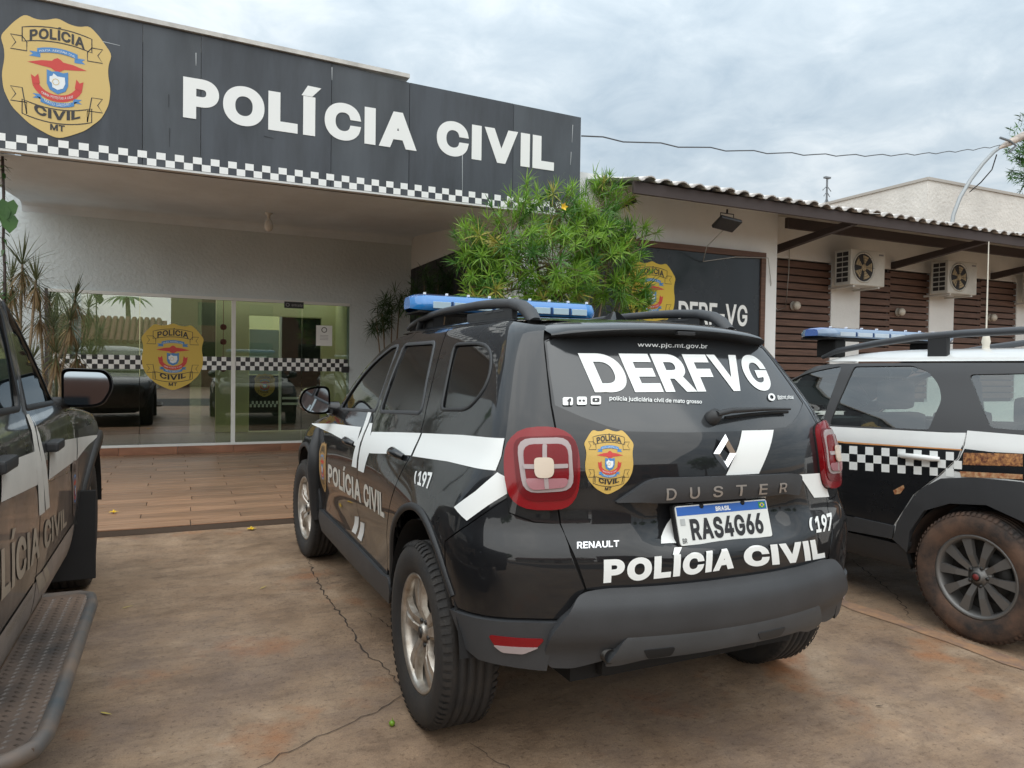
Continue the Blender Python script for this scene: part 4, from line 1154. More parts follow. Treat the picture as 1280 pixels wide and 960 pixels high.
# ---- wheels
def wheel_meshes(R0, wd, Rr, style, rim_mat, rubber=RUBBER):
    """wheel axis +X pointing outward, centre at origin; returns (tyre mesh, rim mesh, disc mesh)"""
    t = MB(); h = wd/2
    prof = [(Rr-.005,-h*.80),(Rr+.02,-h*.98),(lerp(Rr,R0,.5),-h*1.04),(R0-.022,-h*.98),(R0-.008,-h*.86),(R0,-h*.70)]
    n = 72
    grooves = [-.46,-.16,.16,.46]
    for g_ in grooves: prof += [(R0,h*(g_-.055)),(R0-.008,h*(g_-.04)),(R0-.008,h*(g_+.04)),(R0,h*(g_+.055))]
    prof += [(R0,h*.70),(R0-.008,h*.86),(R0-.022,h*.98),(lerp(Rr,R0,.5),h*1.04),(Rr+.02,h*.98),(Rr-.005,h*.80)]
    t.lathe(prof, (0,0,0), (1,0,0), n, smooth=True)
    # shoulder blocks
    for k in range(n):
        a = 2*PI*(k+.5)/n
        for s_ in (-1,1):
            c_, sn = math.cos(a), math.sin(a); da = PI/n*.62
            P = []
            for rr_, hh in ((R0+.0015,.70),(R0-.004,.88),(R0-.017,.985)):
                for q in (-da,da): P.append((s_*h*hh, rr_*math.cos(a+q), rr_*math.sin(a+q)))
            P2 = [(p_[0]*1.012, p_[1]*1.006, p_[2]*1.006) for p_ in P]
            t.add(P2, [(0,1,3,2),(2,3,5,4)] if s_ > 0 else [(2,3,1,0),(4,5,3,2)], 0)
    tm = t.mesh('tyre', rubber)
    r_ = MB()
    of = h*.80
    r_.lathe([(Rr-.004,of),(Rr+.004,of+.006),(Rr-.006,of+.008),(Rr-.018,of-.004),(Rr-.024,of-.03),(Rr-.03,-h*.5)], (0,0,0), (1,0,0), 48)
    if style == 'star':
        N_ = 5
        for k in range(N_):
            a = 2*PI*k/N_ + PI/2
            ca, sa = math.cos(a), math.sin(a)
            def Pq(rad, off, hh): return (hh, rad*ca - off*sa, rad*sa + off*ca)
            st = [(.045,.034,of-.022),(.10,.036,of-.004),(.15,.047,of-.002),(Rr-.016,.062,of-.008)]
            vs = []
            for rad, wv, hh in st: vs += [Pq(rad,-wv,hh-.022), Pq(rad,-wv*.86,hh), Pq(rad,-wv*.18,hh-.001), Pq(rad,0,hh-.010), Pq(rad,wv*.18,hh-.001), Pq(rad,wv*.86,hh), Pq(rad,wv,hh-.022)]
            r_.add(vs, [(i*7+j,i*7+j+1,(i+1)*7+j+1,(i+1)*7+j) for i in range(3) for j in range(6)], 0, False)
    elif style == 'ten':
        for k in range(10):
            a = 2*PI*k/10 + PI/2; ca, sa = math.cos(a), math.sin(a)
            def Pq(rad, off, hh): return (hh, rad*ca - off*sa, rad*sa + off*ca)
            st = [(.05,.014,of-.02),(.11,.016,of-.004),(Rr-.015,.026,of-.006)]
            vs = []
            for rad, wv, hh in st: vs += [Pq(rad,-wv,hh-.025), Pq(rad,-wv,hh), Pq(rad,wv,hh), Pq(rad,wv,hh-.025)]
            r_.add(vs, [(i*4+j,i*4+j+1,(i+1)*4+j+1,(i+1)*4+j) for i in range(2) for j in range(3)], 0, False)
    r_.lathe([(0,of-.006),(.026,of-.006),(.030,of-.010),(.034,of-.024),(.060,of-.026),(.066,of-.045)], (0,0,0), (1,0,0), 24)
    rm = r_.mesh('rim', rim_mat)
    d = MB(); d.lathe([(0,-h*.1),(Rr-.02,-h*.1)], (0,0,0), (1,0,0), 32)
    d.lathe([(.06,h*.02),(.135,h*.02),(.135,-h*.02)], (0,0,0), (1,0,0), 32)
    dm = d.mesh('brake_disc', mat('brake_dark', (.03,.028,.026), .5))
    l = MB()
    for k in range(5):
        a = 2*PI*k/5 + PI/2 + PI/5
        l.lathe([(.009,0),(.009,.012),(0,.013)], (of-.028,.048*math.cos(a),.048*math.sin(a)), (1,0,0), 8)
    l.lathe([(.020,of-.005),(.023,of-.003),(.0,of-.002)], (0,0,0), (1,0,0), 20)
    lm = l.mesh('wheel_nuts', mat('nut_dark', (.05,.05,.05), .4, .6))
    return tm, rm, dm, lm
def place_wheel(ms, parent, c, side, steer=0.0):
    """side -1: left of the car"""
    o = link('wheel', ms[0], parent)
    mt_ = Matrix.Translation(Vector(c)) @ Matrix.Rotation(steer,4,'Z') @ Matrix.Rotation(PI if side < 0 else 0, 4, 'Z') @ Matrix.Rotation(random.uniform(0,6), 4, 'X')
    o.matrix_basis = Matrix.Identity(4)
    base_ = Matrix.Translation(-Vector(parent.location)) if parent.type == 'EMPTY' else Matrix.Identity(4)
    o.matrix_parent_inverse = base_ @ mt_
    for nm, me in (('rim',ms[1]),('brake_disc',ms[2]),('wheel_nuts',ms[3])):
        link(nm, me, o)
    return o

suv = thing('patrol_suv', 'black police SUV with white side stripe and rear lettering, parked in the middle', 'car', (0,1.3,0))
DM = wheel_meshes(.345, .215, .222, 'star', ALLOY)
random.seed(3)
for (x_,y_) in ((-.783,0),(.783,0),(-.783,2.673),(.783,2.673)):
    place_wheel(DM, suv, (x_,y_,.345), -1 if x_ < 0 else 1, R(4) if y_ > 1 else 0)

# ---- inner shell: dark body under the panels, with wheel openings
def shell(body, wheels, r_, off, ma, parent, name='inner_shell', keep=None):
    V = [v - n*off for v,n in zip(body.V, body.Nn)]
    F = []
    for f in body.F:
        c = sum((body.V[i] for i in f), Vector())/4
        if any(abs(c.y-wy) < 1.5 and (c.y-wy)**2+(c.z-wz)**2 < r_*r_ and abs(c.x-wx) < .45 for wx,wy,wz in wheels): continue
        if keep and not keep(c): continue
        F.append(f)
    me = bpy.data.meshes.new(name); me.from_pydata([tuple(v) for v in V], [], F); me.materials.append(ma)
    bm = bmesh.new(); bm.from_mesh(me)
    bmesh.ops.delete(bm, geom=[v for v in bm.verts if not v.link_faces], context='VERTS')
    bmesh.ops.recalc_face_normals(bm, faces=bm.faces)
    for f in bm.faces: f.smooth = True
    bm.to_mesh(me); bm.free()
    return link(name, me, parent)
DWH = [(s_*.8,y_,.345) for s_ in (-1,1) for y_ in (0,2.673)]
shell(DB, DWH, .49, .016, BLACK, suv, keep=lambda c: c.z > .42)
roofp = shell(DB, [], 0, 0, PAINT, suv, 'roof', lambda c: c.z > 1.545 and -.30 < c.y < 1.40)
hood = shell(DB, [], 0, 0, PAINT, suv, 'bonnet', lambda c: c.y > 2.30 and c.z > .90)
mb = MB(); mb.box((-.50,-.52,.30),(.50,3.2,.36)); mb.box((-.74,.55,.27),(.74,2.1,.33)); mb.box((-.40,-.56,.31),(.30,-.42,.37),0,.02); mb.build('underbody', BLACK, suv)
for wx,wy,wz in DWH:
    mb = MB(); n = 20; s_ = -1 if wx < 0 else 1
    vs = []
    for i in range(n+1):
        a = PI*(.04+.92*i/n)
        for xx in (.865,.52): vs.append((s_*xx, wy+.43*math.cos(a), wz+.43*math.sin(a)))
    mb.add(vs, [(2*i,2*i+1,2*i+3,2*i+2) for i in range(n)], 0, True)
    mb.add([(s_*.52,wy+.43*math.cos(PI*i/12),wz+.43*math.sin(PI*i/12)) for i in range(13)], [tuple(range(13))])
    mb.build('wheel_well', BLACK, suv)

# ---- side panels (left traced, right mirrored)
ff = arc(2.673,.355,.435,16,170,18)
fender = [(3.10,.80),(3.14,.70)] + ff + [(2.10,.36),(2.10,1.035),(2.25,1.035),(2.60,1.02),(2.95,.975),(3.08,.92)]
DB.panel('front_fender', yz(fender), PH, PAINT, suv, mirror=0)
win_f = [(1.93,1.092),(1.07,1.13),(1.185,1.478),(1.30,1.478),(1.48,1.422),(1.66,1.338),(1.80,1.235),(1.90,1.14)]
door_f = [(2.092,.365),(2.092,1.04),(2.02,1.085),(1.985,1.13),(1.88,1.245),(1.76,1.335),(1.53,1.452),(1.33,1.525),(1.06,1.548),(1.035,1.40),(1.022,1.13),(1.06,.95),(1.12,.72),(1.16,.52),(1.16,.365)]
win_r = [(.985,1.133),(1.03,1.30),(1.085,1.482),(.59,1.480),(.46,1.30),(.365,1.163)]
door_r = [(1.155,.365),(1.155,.52),(1.115,.72),(1.054,.95),(1.016,1.13),(1.029,1.40),(1.054,1.548),(.57,1.552),(.50,1.49),(.42,1.36),(.315,1.15),(.287,1.06),(.296,.98),(.365,.87),(.455,.74),(.535,.60),(.575,.50),(.58,.365)]
win_f = round_poly(win_f, [.03,.03,.04,.05,.1,.1,.1,.05]); win_r = round_poly(win_r, [.03,.0,.04,.04,.0,.05])
for nm, o_, w_ in (('front_door',door_f,win_f),('rear_door',door_r,win_r)):
    drs = DB.panel(nm, yz(o_), PH, PAINT, suv, holes=[yz(w_)], mirror=0)
    for k_, dr in enumerate(drs):
        V, NN, F = DB.sheet(yz(w_), PH, -.006, .05)
        if k_: V = [Vector((-v.x,v.y,v.z)) for v in V]; NN = [Vector((-q.x,q.y,q.z)) for q in NN]; F = [f[::-1] for f in F]
        DB.make('window', V, NN, F, TINT, dr, 0)
        q = [DB.cast(Vector((-5,y_,z_)), Vector((1,0,0)))[0] for y_,z_ in w_]
        for sd_, st in enumerate(DB.strip('window_trim', q+[q[0]], .020, PLAST, dr, .001, .003, mirror=0)):
            if sd_ != k_: bpy.data.objects.remove(st)
# ---- rear quarter, tail lamp, bumper corner (seen at 50 degrees)
PC = R(52)
def P2(p): return DB.to2(p, PC)
def pxc(l): return DB.tr(l, PC)
lampx = [(678.8,534.6),(701,537.8),(717,548),(724,567),(725,595),(722,617.5),(712.5,632.5),(697.5,638),(662,638),(645,630.6),(635.6,617.5),(632,595),(632.8,567),(638.4,551),(652.5,537.8)]
lampx = smooth_poly(lampx, 1)
qwin = round_poly(yz([(.152,1.19),(.318,1.463),(.01,1.462),(-.12,1.42),(-.19,1.34),(-.185,1.27),(-.11,1.205)]), [.03,.04,.12,.08,.05,.05,.05])
qwin2 = [P2(DB.cast(Vector((-5,-h,z)), Vector((1,0,0)))[0]) for h,z in qwin]
front_edge = [(.565,1.553),(.492,1.49),(.412,1.36),(.307,1.15),(.279,1.06),(.288,.98),(.357,.87),(.447,.74),(.527,.60),(.567,.50),(.572,.44)]
archr = arc(.035,.355,.45,172,40,16)
archr = [(-(-y),z) for y,z in archr]
arch_pts = [(y,z) for y,z in arc(.04,.36,.448,10,140,16)]          # from the front foot over the top to the bumper seam
qp = [P2(side_p(y,z)) for y,z in front_edge] + [P2(side_p(y,z)) for y,z in arch_pts]
seam = pxc([(556,676),(585,655),(634,622)])
lower_gate = pxc([(636,640),(668,652),(699.5,655)])
gate_edge = [DB.to2(Vector((x,dR(x,z),z)), PC) for x,z in ((-.596,.875),(-.600,.907),(-.598,1.0),(-.590,1.12),(-.588,1.166),(-.579,1.24),(-.552,1.36),(-.524,1.468),(-.49,1.523))]
top = [P2(side_p(y,z)) for y,z in ((-.28,1.525),(-.1,1.545),(.2,1.552))]
quarter = qp + seam + lower_gate + gate_edge + top
lamp2 = pxc(lampx)
DB.panel('rear_quarter_panel', quarter, PC, PAINT, suv, holes=[qwin2, lamp2], mirror=0, res=.035)
DB.panel('quarter_window', qwin2, PC, TINT, suv, off=-.005, thick=0, mirror=0)
q = [DB.cast(Vector((-5,-h,z)), Vector((1,0,0)))[0] for h,z in qwin]
DB.strip('quarter_window_trim', q+[q[0]], .016, PLASTD, suv, .001, .004, mirror=0)
# tail lamp
LRED = mat('lamp_red', (0.21,0.004,0.008), 0.14, coat=.35, spec=.3)
LDRED = mat('lamp_dark_red', (0.17,0.004,0.008), 0.2, coat=.1, spec=.25)
LCLR = mat('lamp_clear', (0.36,0.30,0.30), 0.15, coat=.3, spec=.3)
LSMK = mat('lamp_smoke', (0.13,0.004,0.007), 0.18, coat=.15, spec=.25)
LWHT = mat('lamp_white', (0.60,0.50,0.40), 0.3, coat=.2)
cx_ = sum(p[0] for p in lampx)/len(lampx); cy_ = sum(p[1] for p in lampx)/len(lampx)
def ins(pts, k, dx_=0, dy_=0, ky=None): return [(cx_+dx_+(u-cx_)*k, cy_+dy_+(v-cy_)*(ky or k)) for u,v in pts]
DB.panel('lamp_gasket', pxc(ins(lampx,.998)), PC, BLACK, suv, off=.004, thick=.02, res=.02, mirror=0)
lps = DB.panel('tail_lamp', pxc(ins(lampx,.975)), PC, LRED, suv, off=.022, thick=.035, res=.02, mirror=0)
def lens(name, pts, ma, off, res=.012, thick=.004):
    V, NN, F = DB.sheet(pxc(pts), PC, off, res)
    for sd_, lo in enumerate(lps):
        if sd_: V = [Vector((-v.x,v.y,v.z)) for v in V]; NN = [Vector((-q.x,q.y,q.z)) for q in NN]; F = [f[::-1] for f in F]
        DB.make(name, V, NN, F, ma, lo, thick)
sq = round_poly([(648,546),(716,546),(719,618),(650,620)], 20, 5)
lens('lamp_outer_ring', round_poly([(645,549),(712,547),(721,560),(719,612),(708,624),(660,626),(648,612)], 14), LSMK, .025)
lens('lamp_clear_ring', round_poly([(649,551),(712,549.5),(716,612),(655,616)], 17), LCLR, .0275)
lens('lamp_inner_red', round_poly([(656,558),(708,557),(710,605),(660,609)], 13), LDRED, .0305)
lens('lamp_pale_sector', round_poly([(657,598),(709,597),(706,608),(664,612)], 6), mat('lamp_pink', (.36,.16,.18), .2, coat=.2), .033)
lens('lamp_bar', round_poly([(656,581.5),(708,580),(708,585),(657,587)], 1.5), LCLR, .034)
lens('lamp_bar', round_poly([(678.5,558),(683.5,558),(685,610),(680,610)], 1.5), LCLR, .0345)
lens('lamp_centre', round_poly([(669,573.5),(688,573),(691,577),(691,592),(687,596.5),(673,597.5),(669,593)], 5), LWHT, .038)
# bumper: body-colour corner, grey lower corner, grey centre, skid plate
seam_d = pxc([(634,625),(586,658.5),(557.5,679)])
corner_up = pxc([(557,677.5),(558,712),(566,756)]) + pxc([(610,769.5),(660,772.5),(704,773)]) + [DB.to2(Vector((x,dR(x,z),z)), PC) for x,z in ((-.537,.664),(-.580,.80),(-.595,.862))] + pxc([(668,653.5),(636,641.5)]) + pxc([(634,623.5),(586,656.5)])
DB.panel('rear_bumper_corner', corner_up, PC, PAINT, suv, off=.001, mirror=0, res=.03)
corner_lo = pxc([(566,760),(575,785),(584,808),(600,822),(640,831),(683,836)]) + pxc([(690,800),(706,776.5)]) + pxc([(660,776),(610,773)])
DB.panel('rear_bumper_lower_corner', corner_lo, PC, PLAST, suv, off=.012, thick=.03, mirror=0, res=.03)
refl = round_poly(pxc([(613,791),(681,796),(672,806),(655,814),(630,812),(620,803)]), .012)
DB.panel('bumper_reflector', refl, PC, LRED, suv, off=.017, thick=.008, mirror=0, res=.02)
DB.panel('bumper_reflector_clear', round_poly(pxc([(619,803),(674,806),(655,814),(630,812)]), .008), PC, LCLR, suv, off=.0195, thick=.004, mirror=0, res=.02)
def sym(pts): return pts + [(-x,z) for x,z in pts[::-1]]
def bell(z, c, w_): return math.exp(-((z-c)/w_)**4)
DB5 = DB.offset(lambda p: .010 + .034*bell(p.z,.565,.082)); DB6 = DB.offset(lambda p: .016 + .026*bell(p.z,.485,.062))
cpx = [(677,834),(681,815),(688,797),(700,781),(709,771),(718,754),(724,744),(735,739),(760,735.5)]
cb_l = DB5.tr(cpx, 0.0)
cbp = [(-.56,.402),(-.632,.405)] + [(x,z) for x,z in cb_l[1:]] + [(-.3,.668),(0,.671),(.3,.668)] + [(-x,z) for x,z in cb_l[:0:-1]] + [(.632,.405),(.56,.402),(.45,.43),(-.45,.43)]
DB5.panel('rear_bumper_centre', round_poly(cbp, .02), 0.0, PLAST, suv, off=0, thick=.06, res=.022)
skl = [(-.47,.408),(-.455,.450),(-.425,.505),(-.385,.533),(-.25,.541),(-.235,.549)]
skp = skl + [(-x,z) for x,z in skl[::-1]] + [(.40,.405),(.32,.432),(.0,.440),(-.34,.432),(-.42,.41)]
DB6.panel('skid_plate', round_poly(skp, .016), 0.0, mat('skid_grey', (0.058,0.062,0.067), 0.5, vary=(5,.2,None), bump=(260,.1,.002)), suv, off=0, thick=.05, res=.022)
DB6.panel('skid_slot', round_poly([(-.36,.468),(-.25,.470),(-.26,.440),(-.34,.436)], .010), 0.0, BLACK, suv, off=.003, thick=.004, res=.03)
DB6.panel('skid_slot', round_poly([(.22,.472),(.08,.474),(.10,.444),(.20,.443)], .010), 0.0, PLASTD, suv, off=.003, thick=.004, res=.03)
# exhaust
ex = on_y(763,824,-.70)
MB().lathe([(.024,.20),(.024,-.03),(.020,-.03),(.020,.20)], (ex.x,-.67,ex.z+.008), (0,1,0), 20).build('exhaust_pipe', mat('exhaust_metal', (.05,.048,.046), .4, .8), suv)
# ---- tailgate
gedge = [(-.5,1.470),(-.518,1.462),(-.546,1.36),(-.573,1.24),(-.582,1.166),(-.584,1.12),(-.592,1.0),(-.594,.907),(-.590,.862),(-.575,.80),(-.530,.662),(-.45,.656)]
gate = [(x,z) for x,z in gedge] + [(-x,z) for x,z in gedge[::-1]]
gb = DB.tr([(693.5,507.5),(727,521),(760,533),(775,537.5)], 0.0)
gwin_l = [(-.3,1.492),(-.46,1.480),(-.512,1.462),(-.540,1.36),(-.564,1.240)] + [(gb[1][0],gb[1][1]),(gb[2][0],gb[2][1]),(gb[3][0]+.02,gb[3][1]-.004),(-.15,gb[3][1]-.010)]
gwin = gwin_l + [(-x,z) for x,z in gwin_l[::-1]]
gateo = [(-.45,1.494)] + gedge + [(-x,z) for x,z in gedge[::-1]] + [(.45,1.494)]
tg = DB.panel('tailgate', gateo, 0.0, PAINT, suv, holes=[gwin], res=.03)
DB.panel('rear_window', gwin, 0.0, TINTF, suv, off=-.002, thick=.0, res=.04)
trim = [(767,627.7),(806.7,600.7),(822,597),(905,594.5),(986,591.5),(997,593.5),(1016,622)]
tr2 = DB.tr(trim, 0.0)
low = DB.tr([(993,618),(975,613.5),(860,622),(800,626)], 0.0)
DB.panel('handle_trim', round_poly(tr2[:6]+low, [.01,.02,.02,0,.02,.02,.01,.01,0,0]), 0.0, PLAST, suv, off=.022, thick=.03, res=.025)
# licence plate
plate_c = Vector((-.006,-.707,.846)); tl = .29
ux = Vector((1,0,0)); uz = Vector((0,math.sin(tl),math.cos(tl)))
def plate_fn(u,v,d): return plate_c + ux*u + uz*v + ux.cross(uz)*d
PLW = mat('plate_white', (.70,.72,.70), .4); PLB = mat('plate_blue', (.02,.11,.42), .4)
mb = MB(); mb.prism(round_poly([(-.2,-.065),(.2,-.065),(.2,.065),(-.2,.065)], .01), plate_fn, -.012, 0); plate = mb.build('licence_plate', PLW, suv)
mb = MB(); mb.prism(round_poly([(-.206,-.071),(.206,-.071),(.206,.071),(-.206,.071)], .012), plate_fn, -.022, -.004); mb.build('plate_frame', BLACK, plate)
pr = Print().poly([(-.196,.032),(.196,.032),(.196,.061),(-.196,.061)], PLB, 0)
pr.text('BRASIL', -.032,.038,.032,.054, WHITE, 1, .03)
pr.text('RAS4G66', -.150,-.052,.165,.020, INK, 1, .035)
pr.text('BR', -.190,-.058,-.172,-.042, INK, 1, .01)
pr.poly([(-.188,.0),(-.168,.0),(-.168,.022),(-.188,.022)], mat('plate_grey',(.42,.44,.44),.5), 1)
pr.poly([(.160,.036),(.190,.036),(.190,.057),(.160,.057)], mat('flag_green',(.02,.22,.06),.5), 1)
pr.poly([(.163,.0465),(.175,.038),(.187,.0465),(.175,.055)], mat('flag_yellow',(.7,.5,.03),.5), 2)
pr.poly([(.175+.005*math.cos(a*PI/4),.0465+.005*math.sin(a*PI/4)) for a in range(8)], PLB, 3)
pr.put('plate_print', lambda u,v,d: plate_fn(u,v,d), plate, .0006, base=.0008)
mb = MB()
for x_ in (-.09,.09): MB().lathe([(.0,.004),(.008,.003),(.009,0)], plate_fn(x_,.060,.001), ux.cross(uz), 10).build('plate_screw', BLACK, plate)
# emblem
em = [DB.cast(Vector((x_,-5,z_)), Vector((0,1,0)))[0] for x_,z_ in ((0,1.08),)][0]
dm_o = [(0,.066),(.050,0),(0,-.066),(-.050,0)]; dm_i = [(0,.030),(.020,0),(0,-.030),(-.020,0)]
mb = MB(); 
vo = [em+Vector((x_,-.003,z_)) for x_,z_ in dm_o]; vm = [em+Vector((x_*.72,-.018,z_*.72)) for x_,z_ in dm_o]; vi = [em+Vector((x_,-.005,z_)) for x_,z_ in dm_i]
for i in range(4):
    j = (i+1)%4; mb.add([vo[i],vo[j],vm[j],vm[i]], [(0,1,2,3)]); mb.add([vm[i],vm[j],vi[j],vi[i]], [(0,1,2,3)])
mb.build('diamond_emblem', CHROME, suv, True)
# wiper
w0, w1 = DB.px(890,523), DB.px(983,514)
mb = MB(); n0 = DB.near(w0)[1]; n1_ = DB.near(w1)[1]
mb.lathe([(0,.035),(.022,.032),(.028,.0)], w0, n0, 16)
mb.tube([w0+n0*.03, w0.lerp(w1,.15)+n0*.045, w0.lerp(w1,.6)+n0*.035, w1+n1_*.016], [.016,.015,.011,.007], 8, flat=.7); mb.build('wiper_arm', PLASTD, suv)
mb = MB(); mb.tube([DB.near(w0.lerp(w1,t)+Vector((0,0,-.012)))[0]+n0*.010 for t in (.12,.4,.7,.97)], .006, 6); mb.build('wiper_blade', BLACK, suv)
# spoiler
mb = MB(); us = [-.50+.05*i for i in range(21)]
def spo(x_, k):
    b = .105*(x_/.58)**2; e_ = max(0,(abs(x_)-.38)/.12)**2
    y_, z_ = [(-.12,1.568),(-.28,1.556),(-.40,1.538),(-.466,1.520),(-.470,1.514),(-.462,1.509),(-.43,1.503),(-.385,1.492),(-.375,1.478)][k]
    y_ += e_*.06*(1 if k > 1 else .2); z_ -= .028*(x_/.5)**2 + e_*.004
    return (x_, y_+b*.8, z_ + (.002 if k<3 else 0))
mb.grid(lambda u,k: spo(u,k), us, range(5), 0, True, True); mb.build('spoiler', PAINT, suv)
mb = MB(); mb.grid(lambda u,k: spo(u,k), us, range(4,9), 0, True, True); mb.build('spoiler_underside', PLASTD, suv)
mb = MB(); mb.box((-.04,-.475,1.494),(.04,-.455,1.508),0,.003); mb.build('spoiler_nozzle', PLASTD, suv)
# fin antenna
mb = MB()
prof = [(.10,0),(.06,.022),(.02,.045),(-.01,.054),(-.03,.046),(-.055,.02),(-.075,0)]
for sgn in (1,-1):
    vs = [(sgn*(.030*(1-z_/.06)**.7), .025+y_, 1.568+z_*.95-.004) for y_,z_ in prof]+[(sgn*.038, .025+y_*1.05, 1.560) for y_,z_ in prof]
    mb.add(vs, [(i,i+1,8+i,7+i) for i in range(6)], 0, True)
mb.build('roof_antenna', PAINT, suv, True)
# door handles
def handle(u, v, w_, h_, parent):
    for sd_ in (0,1):
        c = DB.px(u,v); n = DB.near(c)[1]; mb = MB()
        pts = [(c.y+w_*t, c.z+.004*math.cos(t*3)) for t in (-1,-.6,0,.6,1)]
        P = [Vector((-dW(y_,z_), y_, z_)) for y_,z_ in pts]
        P = [p + DB.near(p)[1]*o_ for p,o_ in zip(P,(.002,.022,.032,.022,.002))]
        if sd_: P = [Vector((-p.x,p.y,p.z)) for p in P]
        mb.tube(P, [.014,.019,.020,.019,.014], 10); mb.build('door_handle', PAINT, parent)
handle(438.5,552.5,.085,.02,suv); handle(498,568,.085,.02,suv)
# sill, arch edges
sill = [(2.24,.365),(2.20,.42),(1.4,.405),(.62,.405),(.50,.42),(.48,.36),(.52,.30),(1.4,.27),(2.2,.28)]
DB.panel('sill_cladding', yz(sill), PH, PLAST, suv, off=.018, thick=.04, mirror=0)
pa = [side_p(y,z) for y,z in arc(.04,.36,.462,8,205,26) if z > .30]
pa = [DB.cast(Vector((-5,y,z)),Vector((1,0,0)))[0] for y,z in arc(.04,.36,.458,8,150,26)]
DB.strip('arch_trim', pa, .030, PLASTD, suv, .0, .010, mirror=0)
pa = [DB.cast(Vector((-5,y,z)),Vector((1,0,0)))[0] for y,z in arc(2.673,.355,.445,14,172,26)]
DB.strip('arch_trim', pa, .035, PLASTD, suv, .0, .010, mirror=0)
# grooved vent behind the front wheel arch
vb = [DB.px(u,v) for u,v in ((399,537),(397,560),(396,585),(397,610),(398,635),(399,648))]
for sd_ in (0,1):
    mb = MB(); P = [p + DB.near(p)[1]*.010 for p in vb]
    if sd_: P = [Vector((-p.x,p.y,p.z)) for p in P]
    mb.tube(P, [.02,.05,.055,.05,.045,.04], 10, flat=1.0); vv = mb.build('fender_vent', PLASTD, suv)
# mirrors
for sd_ in (-1,1):
    mc = Vector((sd_*.925,1.99,1.142)); mb = MB()
    pr_ = round_poly([(-.105,-.01),(-.075,.075),(.02,.095),(.09,.09),(.095,-.06),(.07,-.085),(-.05,-.08)], .05, 4)
    for (d0,k0),(d1,k1) in zip(((0,1.0),(.05,1.02),(.10,.85),(.14,.45)),((.05,1.02),(.10,.85),(.14,.45),(.15,.0))):
        n = len(pr_)
        mb.add([mc+Vector((-sd_*-1*u*k0 if False else sd_*-u*k0, d0, v*k0)) for u,v in pr_]+[mc+Vector((sd_*-u*k1, d1, v*k1)) for u,v in pr_], [(i,(i+1)%n,n+(i+1)%n,n+i) for i in range(n)], 0, True)
    mi = mb.build('wing_mirror', PAINT, suv, True)
    mb = MB(); mb.add([mc+Vector((sd_*-u*.88, .004, v*.86)) for u,v in pr_], [tuple(range(len(pr_)))]); mb.build('mirror_glass', mat('mirror_glass', (.34,.39,.43), .03, 1.0), mi)
    mb = MB(); mb.tube([mc+Vector((sd_*-.06,.05,-.04)), mc+Vector((sd_*-.15,.06,-.055))], [.035,.05], 8); mb.build('mirror_foot', PAINT, mi)
# roof rails
for sd_ in (-1,1):
    pts = [(1.50,1.585),(1.42,1.604),(1.25,1.630),(1.11,1.640),(.85,1.648),(.63,1.648),(.40,1.645),(.20,1.637),(.03,1.624),(-.06,1.606),(-.115,1.580),(-.165,1.540)]
    mb = MB(); mb.tube([(sd_*.475,y,z) for y,z in pts], [.013,.019,.021,.022,.023,.024,.025,.027,.029,.031,.032,.028], 10, flat=.8); rl = mb.build('roof_rail', PLAST, suv)
    mb = MB(); mb.box((sd_*.475-.014,.02,1.555),(sd_*.475+.014,.52,1.612),0,.006); mb.build('rail_infill', PLASTD, rl)
    mb = MB(); mb.box((sd_*.475-.016,.10,1.598),(sd_*.475+.016,.20,1.606),0,.002); mb.box((sd_*.475-.016,.22,1.598),(sd_*.475+.016,.30,1.606),0,.002); mb.build('rail_plate', PLAST, rl)
    mb = MB(); mb.tube([(sd_*.475,1.30,1.57),(sd_*.475,1.25,1.62)], .02, 8); mb.build('rail_foot', PLASTD, rl)
